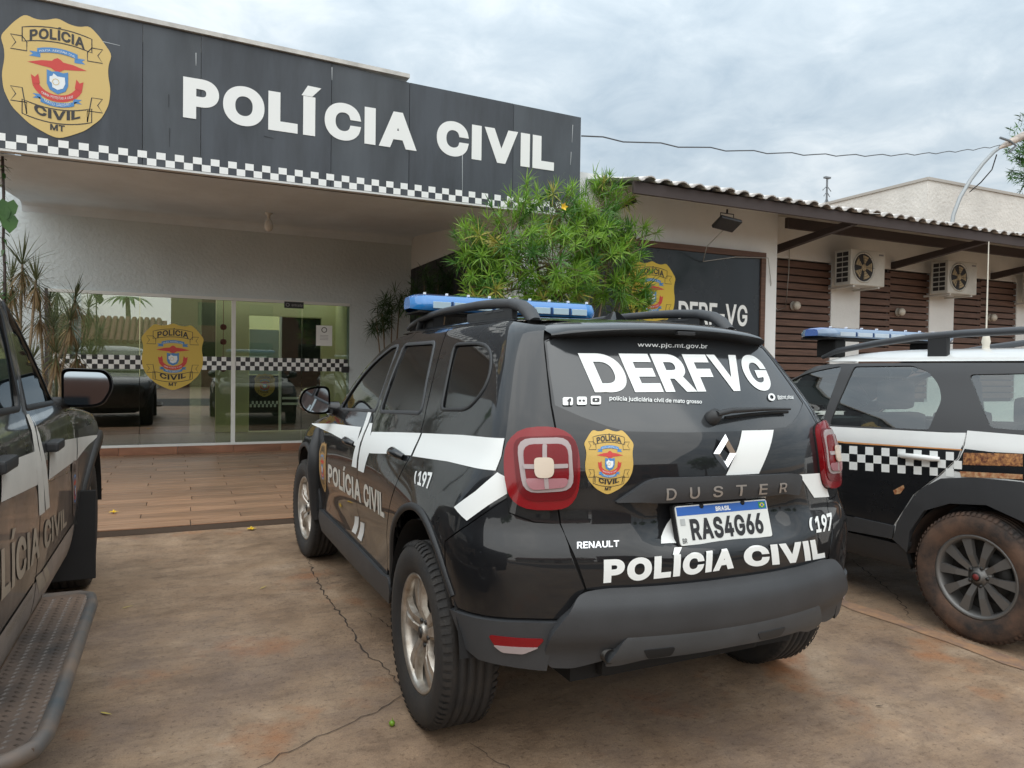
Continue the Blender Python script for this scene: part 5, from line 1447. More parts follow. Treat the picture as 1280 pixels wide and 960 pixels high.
# light bar
LB = thing('light_bar', 'blue emergency light bar on the black SUV roof', 'light bar', (0,1.2,1.62))
LBL = mat('blue_lens', (0.012,0.15,0.48), 0.10, coat=1.0)
def lightbar(parent, cx, cy, cz, hw, blue, clear, mods, lower=None, hs=1.0):
    def ring(x_, k): 
        e_ = max(0,(abs(x_)-hw+.09)/.09); s_ = math.sqrt(max(0,1-e_*e_*.85))
        prof = [(-.13,0),(-.145,.012),(-.145,.03),(-.12,.058),(-.06,.068),(.06,.068),(.12,.058),(.145,.03),(.145,.012),(.13,0)]
        y_, z_ = prof[k]; return (cx+x_, cy+y_*s_, cz+hs*(.028+(z_-.028)*(.45+.55*s_)))
    us = sorted(set([-hw+ .015*i for i in range(8)] + [hw-.015*i for i in range(8)] + [-hw+.12+(2*hw-.24)*i/12 for i in range(13)]))
    mb = MB()
    nb = len(mb.f)
    mb.grid(lambda u,k: ring(u,k), us, range(3,7), 0, True, True)
    for r_ in (range(0,4), range(6,10)): mb.grid(lambda u,k: ring(u,k), us, r_, 1, True, True)
    for e_ in (0,-1): mb.add([ring(us[e_],k) for k in range(10)], [tuple(range(10))], 0)
    mb.build('lens', [blue, lower or blue], parent)
    mb = MB(); mb.box((cx-hw+.03,cy-.12,cz-.012),(cx+hw-.03,cy+.12,cz-.001),0,.004); mb.build('base_plate', BLACK, parent)
    rn = random.Random(2)
    for i in range(mods):
        x0 = cx-hw+.09+(2*hw-.18)*i/mods; wd = (2*hw-.18)/mods
        mb = MB(); mb.box((x0+.012,cy-.1495,cz+.008*hs),(x0+wd-.010,cy-.1425,cz+.034*hs),0,.002); mb.build('led_module', clear, parent)
    for i in range(1,mods):
        x0 = cx-hw+.09+(2*hw-.18)*i/mods
        MB().box((x0-.006,cy-.1485,cz+.006*hs),(x0+.006,cy-.1425,cz+.036*hs),0,.001).build('divider', mat('divider_navy', (.008,.04,.13), .3), parent)
    for i in range(9):
        x0 = cx-hw+.07+(2*hw-.14)*i/8
        mb = MB(); mb.box((x0-.006,cy-.10,cz+.0625*hs),(x0+.006,cy-.085,cz+.071*hs),0,.001); mb.build('screw_cap', WHITE, parent)
lightbar(LB, .0, 1.2, 1.668, .575, LBL, mat('led_pale', (.42,.55,.62), .25, coat=1), 8, mat('blue_side_lens', (.02,.19,.52), .08, coat=1.0), 1.38)
for x_ in (-.42,.42):
    MB().box((x_-.03,1.12,1.578),(x_+.03,1.28,1.661),0,.006).build('foot', BLACK, LB)
# ---- white stripes and slashes
def stripe(pts, phi, name='white_stripe', mirror=None, ma=WHITE, off=.0022):
    return DB.panel(name, DB.tr(pts, phi), phi, ma, suv, off=off, thick=.0, res=.03, mirror=mirror)
stripe([(386,525),(420,530),(452,534),(446,558),(438,554),(415,542)], PH)
stripe([(465,540),(496,540.5),(526.5,541.5),(514,569.5),(490,567.5),(459,566.5)], PH)
stripe([(528.5,541.6),(580,544),(631,548),(627,570),(620,588.4),(560,577),(516,570.5)], PC)
stripe([(568,634),(595,614),(622,590.5),(632,596),(634,617),(610,632),(584,651)], PC)
stripe([(461,513),(465.5,513),(461,528),(446,585),(440,583),(452,540)], PH)
stripe([(462.5,529),(466,529),(462,566),(455,591),(448,588)], PH)
stripe([(444,645),(449,646),(445,668),(440,664)], PH); stripe([(451,652),(456,654),(452,677),(447,672)], PH)
stripe([(927,538.5),(966.5,537.5),(948,592),(907,594)], 0.0)
stripe([(998,593),(1028,591),(1036,621),(1017,622)], 0.0)
stripe([(826,680),(856,679),(866,628),(857,629)], 0.0); stripe([(932,622),(957,620),(962,656),(944,662)], 0.0)
# ---- lettering
def lab(t, tl, tr_, br, bl, bold, ma=WHITE, name='lettering', accent=False, space=1.0, base=.0018, shear=0):
    if ' ' in t and accent:                      # word by word
        w1, w2 = t.split(' '); a1 = text2d(w1,bold)[2]*(1.30 if 'Í' in w1 else 1); a2 = text2d(w2,bold)[2]; g_ = .42; T_ = a1+g_+a2
        mixp = lambda p, q, k: (p[0]+(q[0]-p[0])*k, p[1]+(q[1]-p[1])*k)
        k1, k2 = a1/T_, (a1+g_)/T_
        lab(w1, tl, mixp(tl,tr_,k1), mixp(bl,br,k1), bl, bold, ma, name, 'Í' in w1, space, base, shear)
        lab(w2, mixp(tl,tr_,k2), tr_, br, mixp(bl,br,k2), bold, ma, name, False, space, base, shear); return
    if accent:
        tl = (bl[0]+(tl[0]-bl[0])*1.30, bl[1]+(tl[1]-bl[1])*1.30); tr_ = (br[0]+(tr_[0]-br[0])*1.30, br[1]+(tr_[1]-br[1])*1.30)
    DB.decal(Print().text(t, 0,0,1,1, ma, 0, bold, space=space, shear=shear), name, (tl,tr_,br,bl), suv, base=base, maxedge=.05)
DOORW = mat('dusty_vinyl', (.60,.57,.51), .6)
lab('POLÍCIA CIVIL', (411,580),(480,617),(481,648),(411,603), .03, DOORW, accent=True)
lab('197', (524,589),(541,590.5),(538,612),(522,606), .03)
lab('197', (1017,646),(1038.5,640.5),(1040,662.5),(1020,666), .03)
lab('(', (519,589),(522,589),(520,605),(518,604), .04); lab('(', (1010,648),(1015,646.5),(1016,663),(1012,664), .04)
lab('POLÍCIA CIVIL', (754,700),(1027,672.5),(1031,697),(754,729), .05, accent=True)
lab('RENAULT', (721,677.5),(773.5,675.5),(773.5,683.5),(721,686), .02, CHROME, base=.003)
for ch_, a_, b_ in zip('DUSTER', (829,857.5,886,914,943,968), (841,869.5,898,927,953,977.5)):
    f_ = lambda u: (609-(u-829)*.05, 620.5-(u-829)*.062)
    lab(ch_, (a_,f_(a_)[0]),(b_,f_(b_)[0]),(b_,f_(b_)[1]),(a_,f_(a_)[1]), .012, mat('badge_silver', (.45,.45,.45), .3, .7), name='badge_letter', base=.0235)
lab('DERFVG', (722,441),(949,444),(969,488),(744,491), .036, space=.8, base=.0002)
lab('www.pjc.mt.gov.br', (796.7,428.5),(884,430.5),(884,437.5),(796.7,435), .01)
lab('polícia judiciária civil de mato grosso', (761.7,495),(877,500),(877,506),(761.7,502), .008)
def icon(x0,y0,x1,y1,t):
    p = Print().poly(round_poly([(0,0),(1,0),(1,1),(0,1)],.2), WHITE, 0)
    if t == 'f': p.text('f', .45,0,.85,.85, INK, 1, .05)
    elif t == 'o':
        for c_ in (.3,.68): p.poly([(c_+.14*math.cos(a*PI/5), .5+.14*math.sin(a*PI/5)) for a in range(10)], INK, 1)
    else:
        p.poly(round_poly([(.15,.25),(.85,.25),(.85,.75),(.15,.75)],.15), INK, 1); p.poly([(.42,.36),(.65,.5),(.42,.64)], WHITE, 2)
    DB.decal(p, 'social_icon', ((x0,y0),(x1,y0),(x1,y1),(x0,y1)), suv, maxedge=.3)
icon(703.3,497,716,507,'f'); icon(721,496.3,733.3,506.5,'o'); icon(738.3,495.3,751,506,'y')
p = Print().stroke([(.5+.38*math.cos(a*PI/6), .5+.38*math.sin(a*PI/6)) for a in range(12)], .24, WHITE, 0)
DB.decal(p, 'social_icon', ((959,492),(968,492),(969,501.5),(960,501.5)), suv, maxedge=.3)
lab('@pjcmt_oficial', (971,494),(991,494.5),(992,500),(972,500), .01)
DB.decal(crest(), 'crest_sticker', ((727.7,536.5),(789,537),(788.5,617.3),(728.5,617.3)), suv, maxedge=.06)
DB.decal(crest(mat('crest_gold_door', (.42,.25,.09), .5)), 'crest_sticker', ((401.5,552),(410.5,553),(411,618),(402.5,612)), suv, maxedge=.08)
# front end (facing the building)
PF = R(180)
DB.panel('windscreen', round_poly([(-.60,1.10),(.60,1.10),(.50,1.50),(-.50,1.50)], .06), PF, TINT, suv, off=.004, thick=.004, res=.06)
DB.panel('grille', round_poly([(-.48,.86),(.48,.86),(.42,.66),(-.42,.66)], .04), PF, BLACK, suv, off=.012, thick=.01, res=.05)
DB.panel('front_bumper', round_poly([(-.80,.62),(.80,.62),(.78,.30),(-.78,.30)], .05), PF, PAINT, suv, off=.01, thick=.03, res=.06)
DB.panel('front_panel', round_poly([(-.80,.90),(.80,.90),(.80,.63),(-.80,.63)], .05), PF, PAINT, suv, off=.003, thick=.02, res=.06)
for ph_ in (R(180),):
    DB.panel('headlamp', round_poly([(-.76,.86),(-.50,.86),(-.50,.70),(-.76,.72)], .04), ph_, LCLR, suv, off=.012, thick=.02, res=.04)
    DB.panel('headlamp', round_poly([(.76,.86),(.50,.86),(.50,.70),(.76,.72)], .04), ph_, LCLR, suv, off=.012, thick=.02, res=.04)
# ================================================================== PICKUP (left edge)
TX = -2.20                                       # right flank of the truck, at the doors
TPAINT = mat('pickup_black_paint', (0.040,0.038,0.036), 0.28, coat=.8, vary=(2.5,.3,None), rvary=(4,.22,.42))
TDUST = mat('pickup_brown_film', (0.155,0.122,0.104), 0.40, coat=.5, vary=(3,.35,(.06,.048,.04)), rvary=(4,.3,.5))
TSILL = mat('pickup_dusty_sill', (0.36,0.29,0.245), 0.6, vary=(3,.3,None))
TSTRIPE = mat('pickup_dusty_white', (0.66,0.62,0.56), 0.5, vary=(3,.15,None))
TLET = mat('pickup_beige_letters', (0.42,0.34,0.26), 0.6, vary=(5,.2,None))
TC = TX - .93
_tWz = spline([(.28,.86),(.34,.885),(.42,.905),(.52,.915),(.65,.925),(.80,.930),(.92,.932),(1.02,.925),(1.10,.905),(1.16,.875),(1.25,.862),(1.40,.84),(1.60,.79),(1.68,.73),(1.74,.62),(1.78,.40),(1.79,.3)])
_tpl = spline([(-2.0,.985),(-.4,.995),(.8,1.0),(1.6,1.0),(2.2,1.0),(2.7,.985),(3.0,.94)])
def tW(y, z):
    f = .075*math.exp(-((y-2.45)/.42)**2)*math.exp(-((z-.78)/.30)**2)
    return _tWz(z)*_tpl(y) + f
_tF = spline([(.28,3.10),(.36,3.20),(.55,3.28),(.80,3.30),(.95,3.24),(1.03,3.05),(1.09,2.60),(1.13,2.10),(1.17,1.70),(1.27,1.52),(1.40,1.30),(1.60,.98),(1.68,.82),(1.75,.60),(1.79,.40)])
def tF(x, z): return _tF(z) - interp([(0,.16),(1.05,.16),(1.2,.12),(1.8,.10)], z)*(x/.8)**2
_tR = spline([(.28,-1.74),(.36,-1.75),(1.02,-1.75),(1.07,-1.73),(1.10,-.75),(1.2,-.73),(1.6,-.65),(1.74,-.57),(1.79,-.35)])
def tR(x, z): return _tR(z) + .02*(x/.8)**2
tz = [.28+.02*i for i in range(40)] + [1.07+.012*i for i in range(8)] + [1.17+.02*i for i in range(28)] + [1.72,1.735,1.75,1.76,1.77,1.78,1.785,1.79]
tz = sorted(set(round(z,4) for z in tz))
TB = Body([plan_loop(z, tW, tR, tF, lambda z: .10, lambda z: .12 if z > 1.12 else .32, None) for z in tz], Matrix.Translation((TC,0,0)))
truck = thing('patrol_pickup', 'dusty black police pickup with white stripe and side step, cut off at the left edge', 'pickup', (TC,.8,0))
TYF, TWZ = 2.47, .385
PM = R(-90)                                      # looking along -X at the right flank: h = y
shell(TB, [(TC+s_*.8,y_,TWZ) for s_ in (-1,1) for y_ in (TYF,-.65)], .52, .02, BLACK, truck)
shell(TB, [], 0, 0, TPAINT, truck, 'roof', lambda c: c.z > 1.665 and c.y > -.65)
shell(TB, [], 0, 0, TPAINT, truck, 'bonnet', lambda c: c.y > 1.75 and c.z > 1.0)
shell(TB, [], 0, 0, TPAINT, truck, 'load_bed', lambda c: c.y < -.72 and c.z > .45)
shell(TB, [], 0, 0, TPAINT, truck, 'left_flank', lambda c: c.x < TC-.6 and c.y > -.70 and .5 < c.z < 1.66 and not ((c.y-TYF)**2+(c.z-TWZ)**2 < .25))
MB().box((TC-.75,-1.6,.36),(TC+.75,3.0,.44)).build('underbody', BLACK, truck)
TM = wheel_meshes(.385, .255, .225, 'ten', mat('rim_grey', (.22,.21,.20), .4, .7))
for sx in (-1,1):
    for yy in (TYF,-.65): place_wheel(TM, truck, (TC+sx*.82,yy,TWZ), sx)
af = arc(TYF,.40,.50,172,10,20)
fen = [(1.862,.40),(1.862,1.075),(1.90,1.11),(2.2,1.085),(2.55,1.05),(2.82,1.0),(2.95,.90),(2.98,.70)] + af[::-1]
TB.panel('front_fender', fen, PM, mat('fender_dusty', (.085,.076,.070), .32, coat=.6, vary=(3,.35,None)), truck)
pa = [TB.cast(Vector((5,y,z)),Vector((-1,0,0)))[0] for y,z in arc(TYF,.40,.52,2,172,28)]
TB.strip('arch_flare', pa, .06, mat('flare_dark', (.035,.032,.03), .5), truck, .0, .016)
mb = MB(); n = 20; vs = []
for i in range(n+1):
    a = PI*(.02+.96*i/n)
    for xx in (.96,.55): vs.append((TC+xx, TYF+.49*math.cos(a), TWZ+.02+.49*math.sin(a)))
mb.add(vs, [(2*i,2*i+1,2*i+3,2*i+2) for i in range(n)], 0, True); mb.build('wheel_well', BLACK, truck)
MB().box((TC+.68,1.93,.17),(TC+1.015,1.945,.66),0,.004).build('mud_flap', mat('flap_black', (.012,.012,.013), .6), truck)
wf = round_poly([(.76,1.175),(1.46,1.165),(1.38,1.235),(1.16,1.37),(.90,1.53),(.80,1.585),(.77,1.59)], [.03,.03,.06,.06,.06,.02,.02])
df = [(.706,.33),(1.85,.33),(1.85,1.085),(1.66,1.13),(1.52,1.165),(1.40,1.26),(1.14,1.42),(.84,1.61),(.735,1.65)]
wr = round_poly([(.655,1.18),(.66,1.58),(.10,1.58),(-.05,1.40),(-.10,1.195)], .05)
drr_ = [(.698,.33),(.727,1.65),(-.02,1.655),(-.18,1.40),(-.22,1.10),(-.20,.95),(-.10,.80),(-.06,.62),(-.05,.33)]
for nm, o_, w_ in (('front_door',df,wf),('rear_door',drr_,wr)):
    d_ = TB.panel(nm, o_, PM, TPAINT, truck, holes=[w_])
    V, NN, F = TB.sheet(w_, PM, -.008, .06); TB.make('window', V, NN, F, mat('pickup_glass', (.010,.013,.014), .03, spec=.8), d_, 0)
    q = [TB.cast(Vector((5,y,z)),Vector((-1,0,0)))[0] for y,z in w_]
    TB.strip('window_trim', q+[q[0]], .026, PLASTD, d_, .001, .004)
ap = [TB.cast(Vector((5,y,z)),Vector((-1,0,0)))[0] for y,z in ((1.60,1.14),(1.44,1.25),(1.18,1.42),(.88,1.62),(.70,1.675))]
TB.strip('a_pillar', ap, .05, TPAINT, truck, -.004, .008)
TB.panel('windscreen', round_poly([(-TC-.66,1.20),(-TC+.66,1.20),(-TC+.60,1.66),(-TC-.60,1.66)], .05), R(180), TINT, truck, off=.004, thick=.004, res=.08)
TB.panel('front_mask', round_poly([(-TC-.88,1.0),(-TC+.88,1.0),(-TC+.86,.42),(-TC-.86,.42)], .05), R(180), TPAINT, truck, off=.004, thick=.02, res=.08)
def tpx(l): return [(lambda p: (p.y,p.z))(TB.px(u,v)) for u,v in l]
def tp(name, pts, ma, off, res=.05): TB.panel(name, pts, PM, ma, truck, off=off, thick=0, res=res)
# brown film on the lower doors, sill folds
tp('brown_film', [(1.845,.51)]+[(1.845,.93)]+tpx([(92,588),(60,603)])+[(.712,.80),(.712,.51)], TDUST, .0016)
tp('brown_film', [(.694,.51),(.694,.80)]+tpx([(44,607),(20,619),(0,629)])+[(-.1,.86),(-.04,.51)], TDUST, .0016)
tp('sill_fold', [(1.845,.335),(1.845,.50),(.712,.50),(.712,.335)], TSILL, .004)
tp('sill_fold', [(.694,.335),(.694,.50),(-.045,.50),(-.045,.335)], TSILL, .004)
# white band and slashes
tp('white_stripe', tpx([(0,581),(20,573),(46,563),(46,606),(0,628)])+[], TSTRIPE, .003)
tp('white_stripe', tpx([(60,600),(60,556)])+tpx([(75,551),(95,547.5)])+tpx([(95,575)]), TSTRIPE, .003)
V_ = tpx([(96,547.3),(110,545),(122,543.5),(121,546),(110,556),(96,574)])
tp('white_stripe', V_, TSTRIPE, .003)
tp('white_slash', tpx([(31,518),(35,518),(46,555),(55,640),(48,645),(45,590),(40,550)]), TSTRIPE, .0035)
tp('white_slash', tpx([(37,519),(43,530),(51,556),(61,634),(56,638),(52,590),(48,560)]), TSTRIPE, .004)
def flank_text(t, q, bold, ma, name='lettering'):
    TB.decal(Print().text(t, 0,0,1,1, ma, 0, bold), name, q, truck, base=.0045, maxedge=.05)
flank_text('POLÍCIA CIVIL', ((-42,688),(81,628),(82,656),(-42,800)), .03, TLET)
flank_text('@policiacivil', ((6,787),(38,741),(39,748),(7,798)), .0, TLET)
for a_ in ([(43,722),(50,715),(56,730),(47,742)], [(52,712),(57,707),(61,722),(56,729)]): tp('beige_slash', tpx(a_), TLET, .005)
TB.decal(crest(mat('crest_faded', (.24,.18,.15), .5)), 'crest_sticker', ((88,577),(94.5,573),(94,640),(89,652)), truck, base=.0045, maxedge=.08)
# handles
def thandle(u, v, w_):
    c = TB.px(u,v); mb = MB(); n = TB.near(c)[1]
    mb.box((c.x-.004,c.y-w_,c.z-.022),(c.x+.045,c.y+w_,c.z+.018),0,.010); mb.build('door_handle', PLASTD, truck)
    mb = MB(); mb.lathe([(.0,.006),(.04,.005),(.045,0)], c+Vector((0,w_*.3,-.045)), (1,0,0), 14); mb.build('handle_recess', BLACK, truck)
thandle(62,556,.10); thandle(-6,580,.10)
# mirror
mc = Vector((-2.125,1.62,1.225)); mb = MB()
pr_ = round_poly([(-.115,-.09),(-.118,.09),(-.10,.105),(.075,.10),(.105,.06),(.11,.0),(.07,-.075),(.03,-.09)], .03, 4)
n = len(pr_); pts_ = [(0,1.0),(.04,1.03),(.09,.92),(.13,.55),(.14,0)]
for (d0,k0),(d1,k1) in zip(pts_, pts_[1:]):
    mb.add([mc+Vector((u*k0,d0,v*k0)) for u,v in pr_]+[mc+Vector((u*k1,d1,v*k1)) for u,v in pr_], [(i,(i+1)%n,n+(i+1)%n,n+i) for i in range(n)], 0, True)
mi = mb.build('wing_mirror', PLASTD, truck, True)
mb = MB(); mb.add([mc+Vector((u*.88,-.010+.13*u+.075*v,v*.86)) for u,v in pr_], [tuple(range(n))])
mg = mb.build('mirror_glass', mat('mirror_glass'), mi)
mb = MB(); mb.tube([mc+Vector((-.09,.05,-.07)), mc+Vector((-.16,.02,-.075))], [.03,.035], 8); mb.build('mirror_foot', PLASTD, mi)
# side step: chequer plate with a tube along its edge
SZ = .375
STEPM = mat('step_plate_dusty', (0.17,0.115,0.083), 0.55, vary=(1.5,.55,(.028,.024,.022)), rvary=(4,.4,.7))
ST2 = mat('step_tube', (0.17,0.125,0.095), 0.45, vary=(4,.6,(.06,.072,.080)))
f0 = on_z(120,738,SZ); r0 = on_z(38,948,SZ)
xo = (f0.x+on_z(75,900,SZ).x)/2-.03; y1 = f0.y+.02; y0 = r0.y+.06
step = thing('side_step', '', '', (0,0,0)); bpy.data.objects.remove(step)
sp = MB().box((TX-.03,y0+.02,SZ-.035),(xo,y1,SZ-.012),0,.003).build('side_step', STEPM, truck)
dm = MB(); 
for i in range(6):
    for j in range(46):
        cx = TX-.02+.03*i+.012; cy = y0+.05+j*.033
        if cy > y1-.03: continue
        a = R(35 if (i%2) else -35) if True else 0
        dx_, dy_ = .0135*math.cos(a), .0135*math.sin(a); nx_, ny_ = -math.sin(a)*.004, math.cos(a)*.004
        dm.add([(cx-dx_,cy-dy_,SZ-.0118),(cx+nx_,cy+ny_,SZ-.0118),(cx+dx_,cy+dy_,SZ-.0118),(cx-nx_,cy-ny_,SZ-.0118),(cx,cy,SZ-.0065)], [(0,3,4),(3,2,4),(2,1,4),(1,0,4)])
sd = dm.build('tread_bar', mat('tread_worn', (.15,.115,.092), .45, vary=(1.5,.5,(.05,.042,.036))), sp); sd['kind'] = 'stuff'
mb = MB(); mb.tube([(TX-.04,y0-.02,SZ-.028),(TX+.06,y0-.015,SZ-.028),(xo-.055,y0+.0,SZ-.028),(xo-.008,y0+.045,SZ-.028),(xo+.008,y0+.12,SZ-.028),(xo+.012,y0+.4,SZ-.028),(xo+.010,y1-.12,SZ-.028),(xo-.004,y1-.02,SZ-.028),(xo-.05,y1+.02,SZ-.028),(TX-.03,y1+.022,SZ-.028)], .025, 12); mb.build('step_tube', ST2, sp)
for yy in (y0+.25,y1-.25): MB().box((TX-.2,yy-.02,SZ-.06),(xo-.03,yy+.02,SZ-.036),0,.004).build('step_bracket', BLACK, sp)
# ================================================================== WHITE AND BLACK PATROL WAGON (right)
QX = 2.79
_qWz = spline([(.22,.72),(.30,.765),(.42,.785),(.60,.80),(.78,.808),(.90,.805),(.98,.795),(1.05,.772),(1.15,.735),(1.30,.668),(1.40,.622),(1.45,.585),(1.48,.535),(1.50,.47),(1.515,.36),(1.522,.2)])
_qpl = spline([(-1.2,.93),(-.8,.97),(-.3,.995),(.4,1.0),(1.2,1.0),(2.0,.985),(2.6,.93)])
def qW(y, z): return _qWz(z)*_qpl(y)
_qF = spline([(.22,2.70),(.45,2.82),(.65,2.82),(.80,2.72),(.90,2.45),(.98,2.0),(1.02,1.75),(1.08,1.62),(1.20,1.42),(1.35,1.14),(1.44,.95),(1.48,.80),(1.50,.66),(1.515,.5),(1.522,.35)])
def qF(x, z): return _qF(z) - interp([(0,.16),(.95,.16),(1.1,.12),(1.6,.08)], z)*(x/.75)**2
_qR = spline([(.22,-1.02),(.45,-1.16),(.70,-1.17),(.95,-1.14),(1.05,-1.12),(1.30,-1.0),(1.44,-.90),(1.49,-.78),(1.51,-.6),(1.522,-.35)])
def qR(x, z): return _qR(z) + .06*(x/.7)**2
qz = [.22+.02*i for i in range(62)] + [1.455,1.465,1.473,1.48,1.487,1.493,1.499,1.504,1.508,1.512,1.516,1.519,1.522]
qz = sorted(set(round(z,4) for z in qz))
QB = Body([plan_loop(z, qW, qR, qF, lambda z: .14, lambda z: .30 if z < .95 else .1, None) for z in qz], Matrix.Translation((QX,0,0)))
wag = thing('patrol_wagon', 'white and black police station wagon with checkered band, on the right', 'car', (QX,.9,0))
WPAINT = mat('white_car_paint', (0.74,0.75,0.74), 0.3, coat=.8, vary=(2,.08,None))
BVIN = mat('black_vinyl_wrap', (0.012,0.013,0.015), 0.22, coat=.5, rvary=(4,.2,.34))
BPIL = mat('pillar_vinyl', (0.045,0.045,0.047), 0.35)
QGL = glass('car_clear_glass', (0.72,0.82,0.78), 1.2, 0.16)
YW, YF_ = -.30, 2.13
QWH = [(QX+s_*.71,y_,.33) for s_ in (-1,1) for y_ in (YW,YF_)]
shell(QB, QWH, .43, .016, BLACK, wag, keep=lambda c: .30 < c.z < 1.02)
shell(QB, [], 0, 0, WPAINT, wag, 'roof', lambda c: c.z > 1.432 and -.84 < c.y < .92)
shell(QB, [], 0, 0, WPAINT, wag, 'bonnet', lambda c: c.y > 1.70 and c.z > .80)
MB().box((QX-.68,-1.0,.26),(QX+.68,2.6,.34)).build('underbody', BLACK, wag)
QM = wheel_meshes(.33, .20, .212, 'ten', mat('rim_dark', (.17,.165,.16), .42, .5), mat('muddy_tyre', (0.125,0.072,0.048), .85, vary=(7,.7,(.024,.021,.020)), bump=(90,.25,.004), coords='Object'))
for wx,wy,wz in QWH:
    place_wheel(QM, wag, (wx,wy,wz), -1 if wx < QX else 1)
    mb = MB(); n = 20; vs = []; s_ = -1 if wx < QX else 1
    for i in range(n+1):
        a = PI*(.02+.96*i/n)
        for xx in (.785,.45): vs.append((QX+s_*xx, wy+.385*math.cos(a), .335+.385*math.sin(a)))
    mb.add(vs, [(2*i,2*i+1,2*i+3,2*i+2) for i in range(n)], 0, True)
    mb.add([(QX+s_*.45,wy+.385*math.cos(PI*i/12),.335+.385*math.sin(PI*i/12)) for i in range(13)], [tuple(range(13))])
    mb.build('wheel_well', mat('muddy_well', (.10,.055,.035), .9, vary=(5,.7,(.012,.01,.01))), wag)
for (wx,wy,wz) in QWH[:1]:
    MB().lathe([(.0,.004),(.015,.003),(.016,0)], (wx-.079,wy,wz), (-1,0,0), 16).build('hub_badge', mat('badge_dull_red', (.16,.02,.02), .5), wag)
def qyz(l): return [(-p.y, p.z) for p in (QB.px(u,v) for u,v in l)]
def q2(pts): return [(-y,z) for y,z in pts]
# greenhouse side: dark pillars with three window openings
belt = [(1.70,1.005),(1.0,1.02),(.64,1.030),(-.11,1.058),(-.52,1.078),(-1.05,1.09)]
w_rear = round_poly(qyz([(1036.5,531),(1068,458),(1140,457),(1160,464),(1174,481),(1177,500),(1161,537)]), [.02,.02,.02,.05,.05,.03,.02])
w_front = round_poly([(-1.56,1.035)]+[(-1.02,1.345)]+[(-.86,1.385),(-.70,1.412)]+[(-.705,1.05)], [.03,.08,.08,.03,.03])
w_q = round_poly(qyz([(1211,468),(1238,535)])[::-1]+q2([(-.72,1.385),(-.80,1.33),(-.92,1.10)]), .03)
frame = q2(belt)[::1] + q2([(-1.02,1.15),(-.92,1.35),(-.84,1.428),(.0,1.430),(.72,1.428),(.92,1.41),(1.12,1.335),(1.30,1.22),(1.62,1.05)])
fr = QB.panel('pillar_frame', frame, PH, BPIL, wag, holes=[w_front,w_rear,w_q], mirror=QX)
for nm, w_ in (('side_window',w_front),('side_window',w_rear),('side_window',w_q)):
    QB.panel(nm, w_, PH, QGL, wag, off=-.006, thick=0, mirror=QX, res=.06)
# lower flank: white waist band, black wrap, cladding
sh = qyz([(1207.6,541),(1205,556),(1198.4,572.6),(1175,594),(1143.4,618.4),(1120.5,655)])
low_z = .50
door = q2([(.70,1.027),(-.11,1.054)]) + sh[:1] + [(p[0]-.004,p[1]) for p in sh] + q2([(.16,.47),(.16,.42),(.70,.40)])
QB.panel('rear_door', door, PH, WPAINT, wag, mirror=QX)
QB.panel('front_door', q2([(.712,.40),(.712,1.027),(1.0,1.017),(1.62,1.003),(1.72,.95),(1.72,.40)]), PH, WPAINT, wag, mirror=QX)
aq = arc(YW,.335,.400,22,158,18)
QB.panel('rear_quarter_panel', [(sh[0][0]+.004,sh[0][1]+.012)] + [(p[0]+.004,p[1]) for p in sh] + q2([(.13,.47)]) + q2(aq) + q2([(-.95,.46),(-1.03,.60),(-1.04,1.0),(-1.02,1.085),(-.52,1.074)]), PH, WPAINT, wag, mirror=QX)
af2 = arc(YF_,.335,.372,172,15,18)
QB.panel('front_fender', q2([(1.732,.40),(1.732,.96),(1.85,.965),(2.3,.88),(2.55,.75),(2.58,.55)]) + q2(af2[::-1]), PH, WPAINT, wag, mirror=QX)
def wrapp(name, l, ma, off=.002): QB.panel(name, l, PH, ma, wag, off=off, thick=0, res=.05)
wrapp('black_wrap', qyz([(1040,551),(1056,553.5),(1120,557.5),(1203.5,563)])+[(sh[1][0]-.006,sh[1][1]),(sh[2][0]-.006,sh[2][1]),(sh[3][0]-.006,sh[3][1]),(sh[4][0]-.006,sh[4][1])]+q2([(.17,.50),(.69,.50)])+q2([(.69,.93)]), BVIN)
wrapp('black_wrap', [(sh[1][0]+.008,sh[1][1]-.02),(sh[2][0]+.008,sh[2][1])]+qyz([(1190,588),(1220,594),(1279,601)])+q2([(-.9,.86),(-1.0,.86),(-1.0,1.0)])+qyz([(1279,567),(1240,565)]), BVIN)
wrapp('black_wrap', q2([(.716,.50),(.716,.925),(1.66,.90),(1.70,.50)]), BVIN)
wrapp('checkered_white', qyz([(1040,550),(1056,552.2),(1203,561.8),(1203,563.2),(1056,554.2),(1040,552)]), mat('orange_line', (.55,.24,.08), .5), .003)
n = 16
def chk_fn(u, v, lift):
    a = u/n; b = v/3
    l_ = lerp(552+5, 0, 0)
    U = lerp(1042, 1203, a); V_ = lerp(lerp(585.5,597.0,a), lerp(556.0,566.0,a), b)
    p_ = QB.px(U, V_); q_, nn = QB.near(p_); return q_ + nn*lift
checks(n, 3, None, WHITE).put('checkered_band', chk_fn, wag, .0006, base=.0034)
CRK = mat('crackle_orange', (.50,.24,.085), .5, vary=(60,.8,(.10,.03,.02)))
CRK2 = mat('crackle_tan', (.55,.36,.20), .5, vary=(55,.8,(.30,.10,.04)))
wrapp('torn_band', qyz([(1205,566),(1279,567.5),(1279,583),(1204,581)])+[], CRK, .0036)
wrapp('torn_band', qyz([(1200,589),(1279,593),(1279,599),(1202,596)])+[], CRK2, .0036)
wrapp('torn_patch', qyz([(1117,613),(1130,606),(1131,610),(1126,617),(1119,618)]), CRK2, .0036)
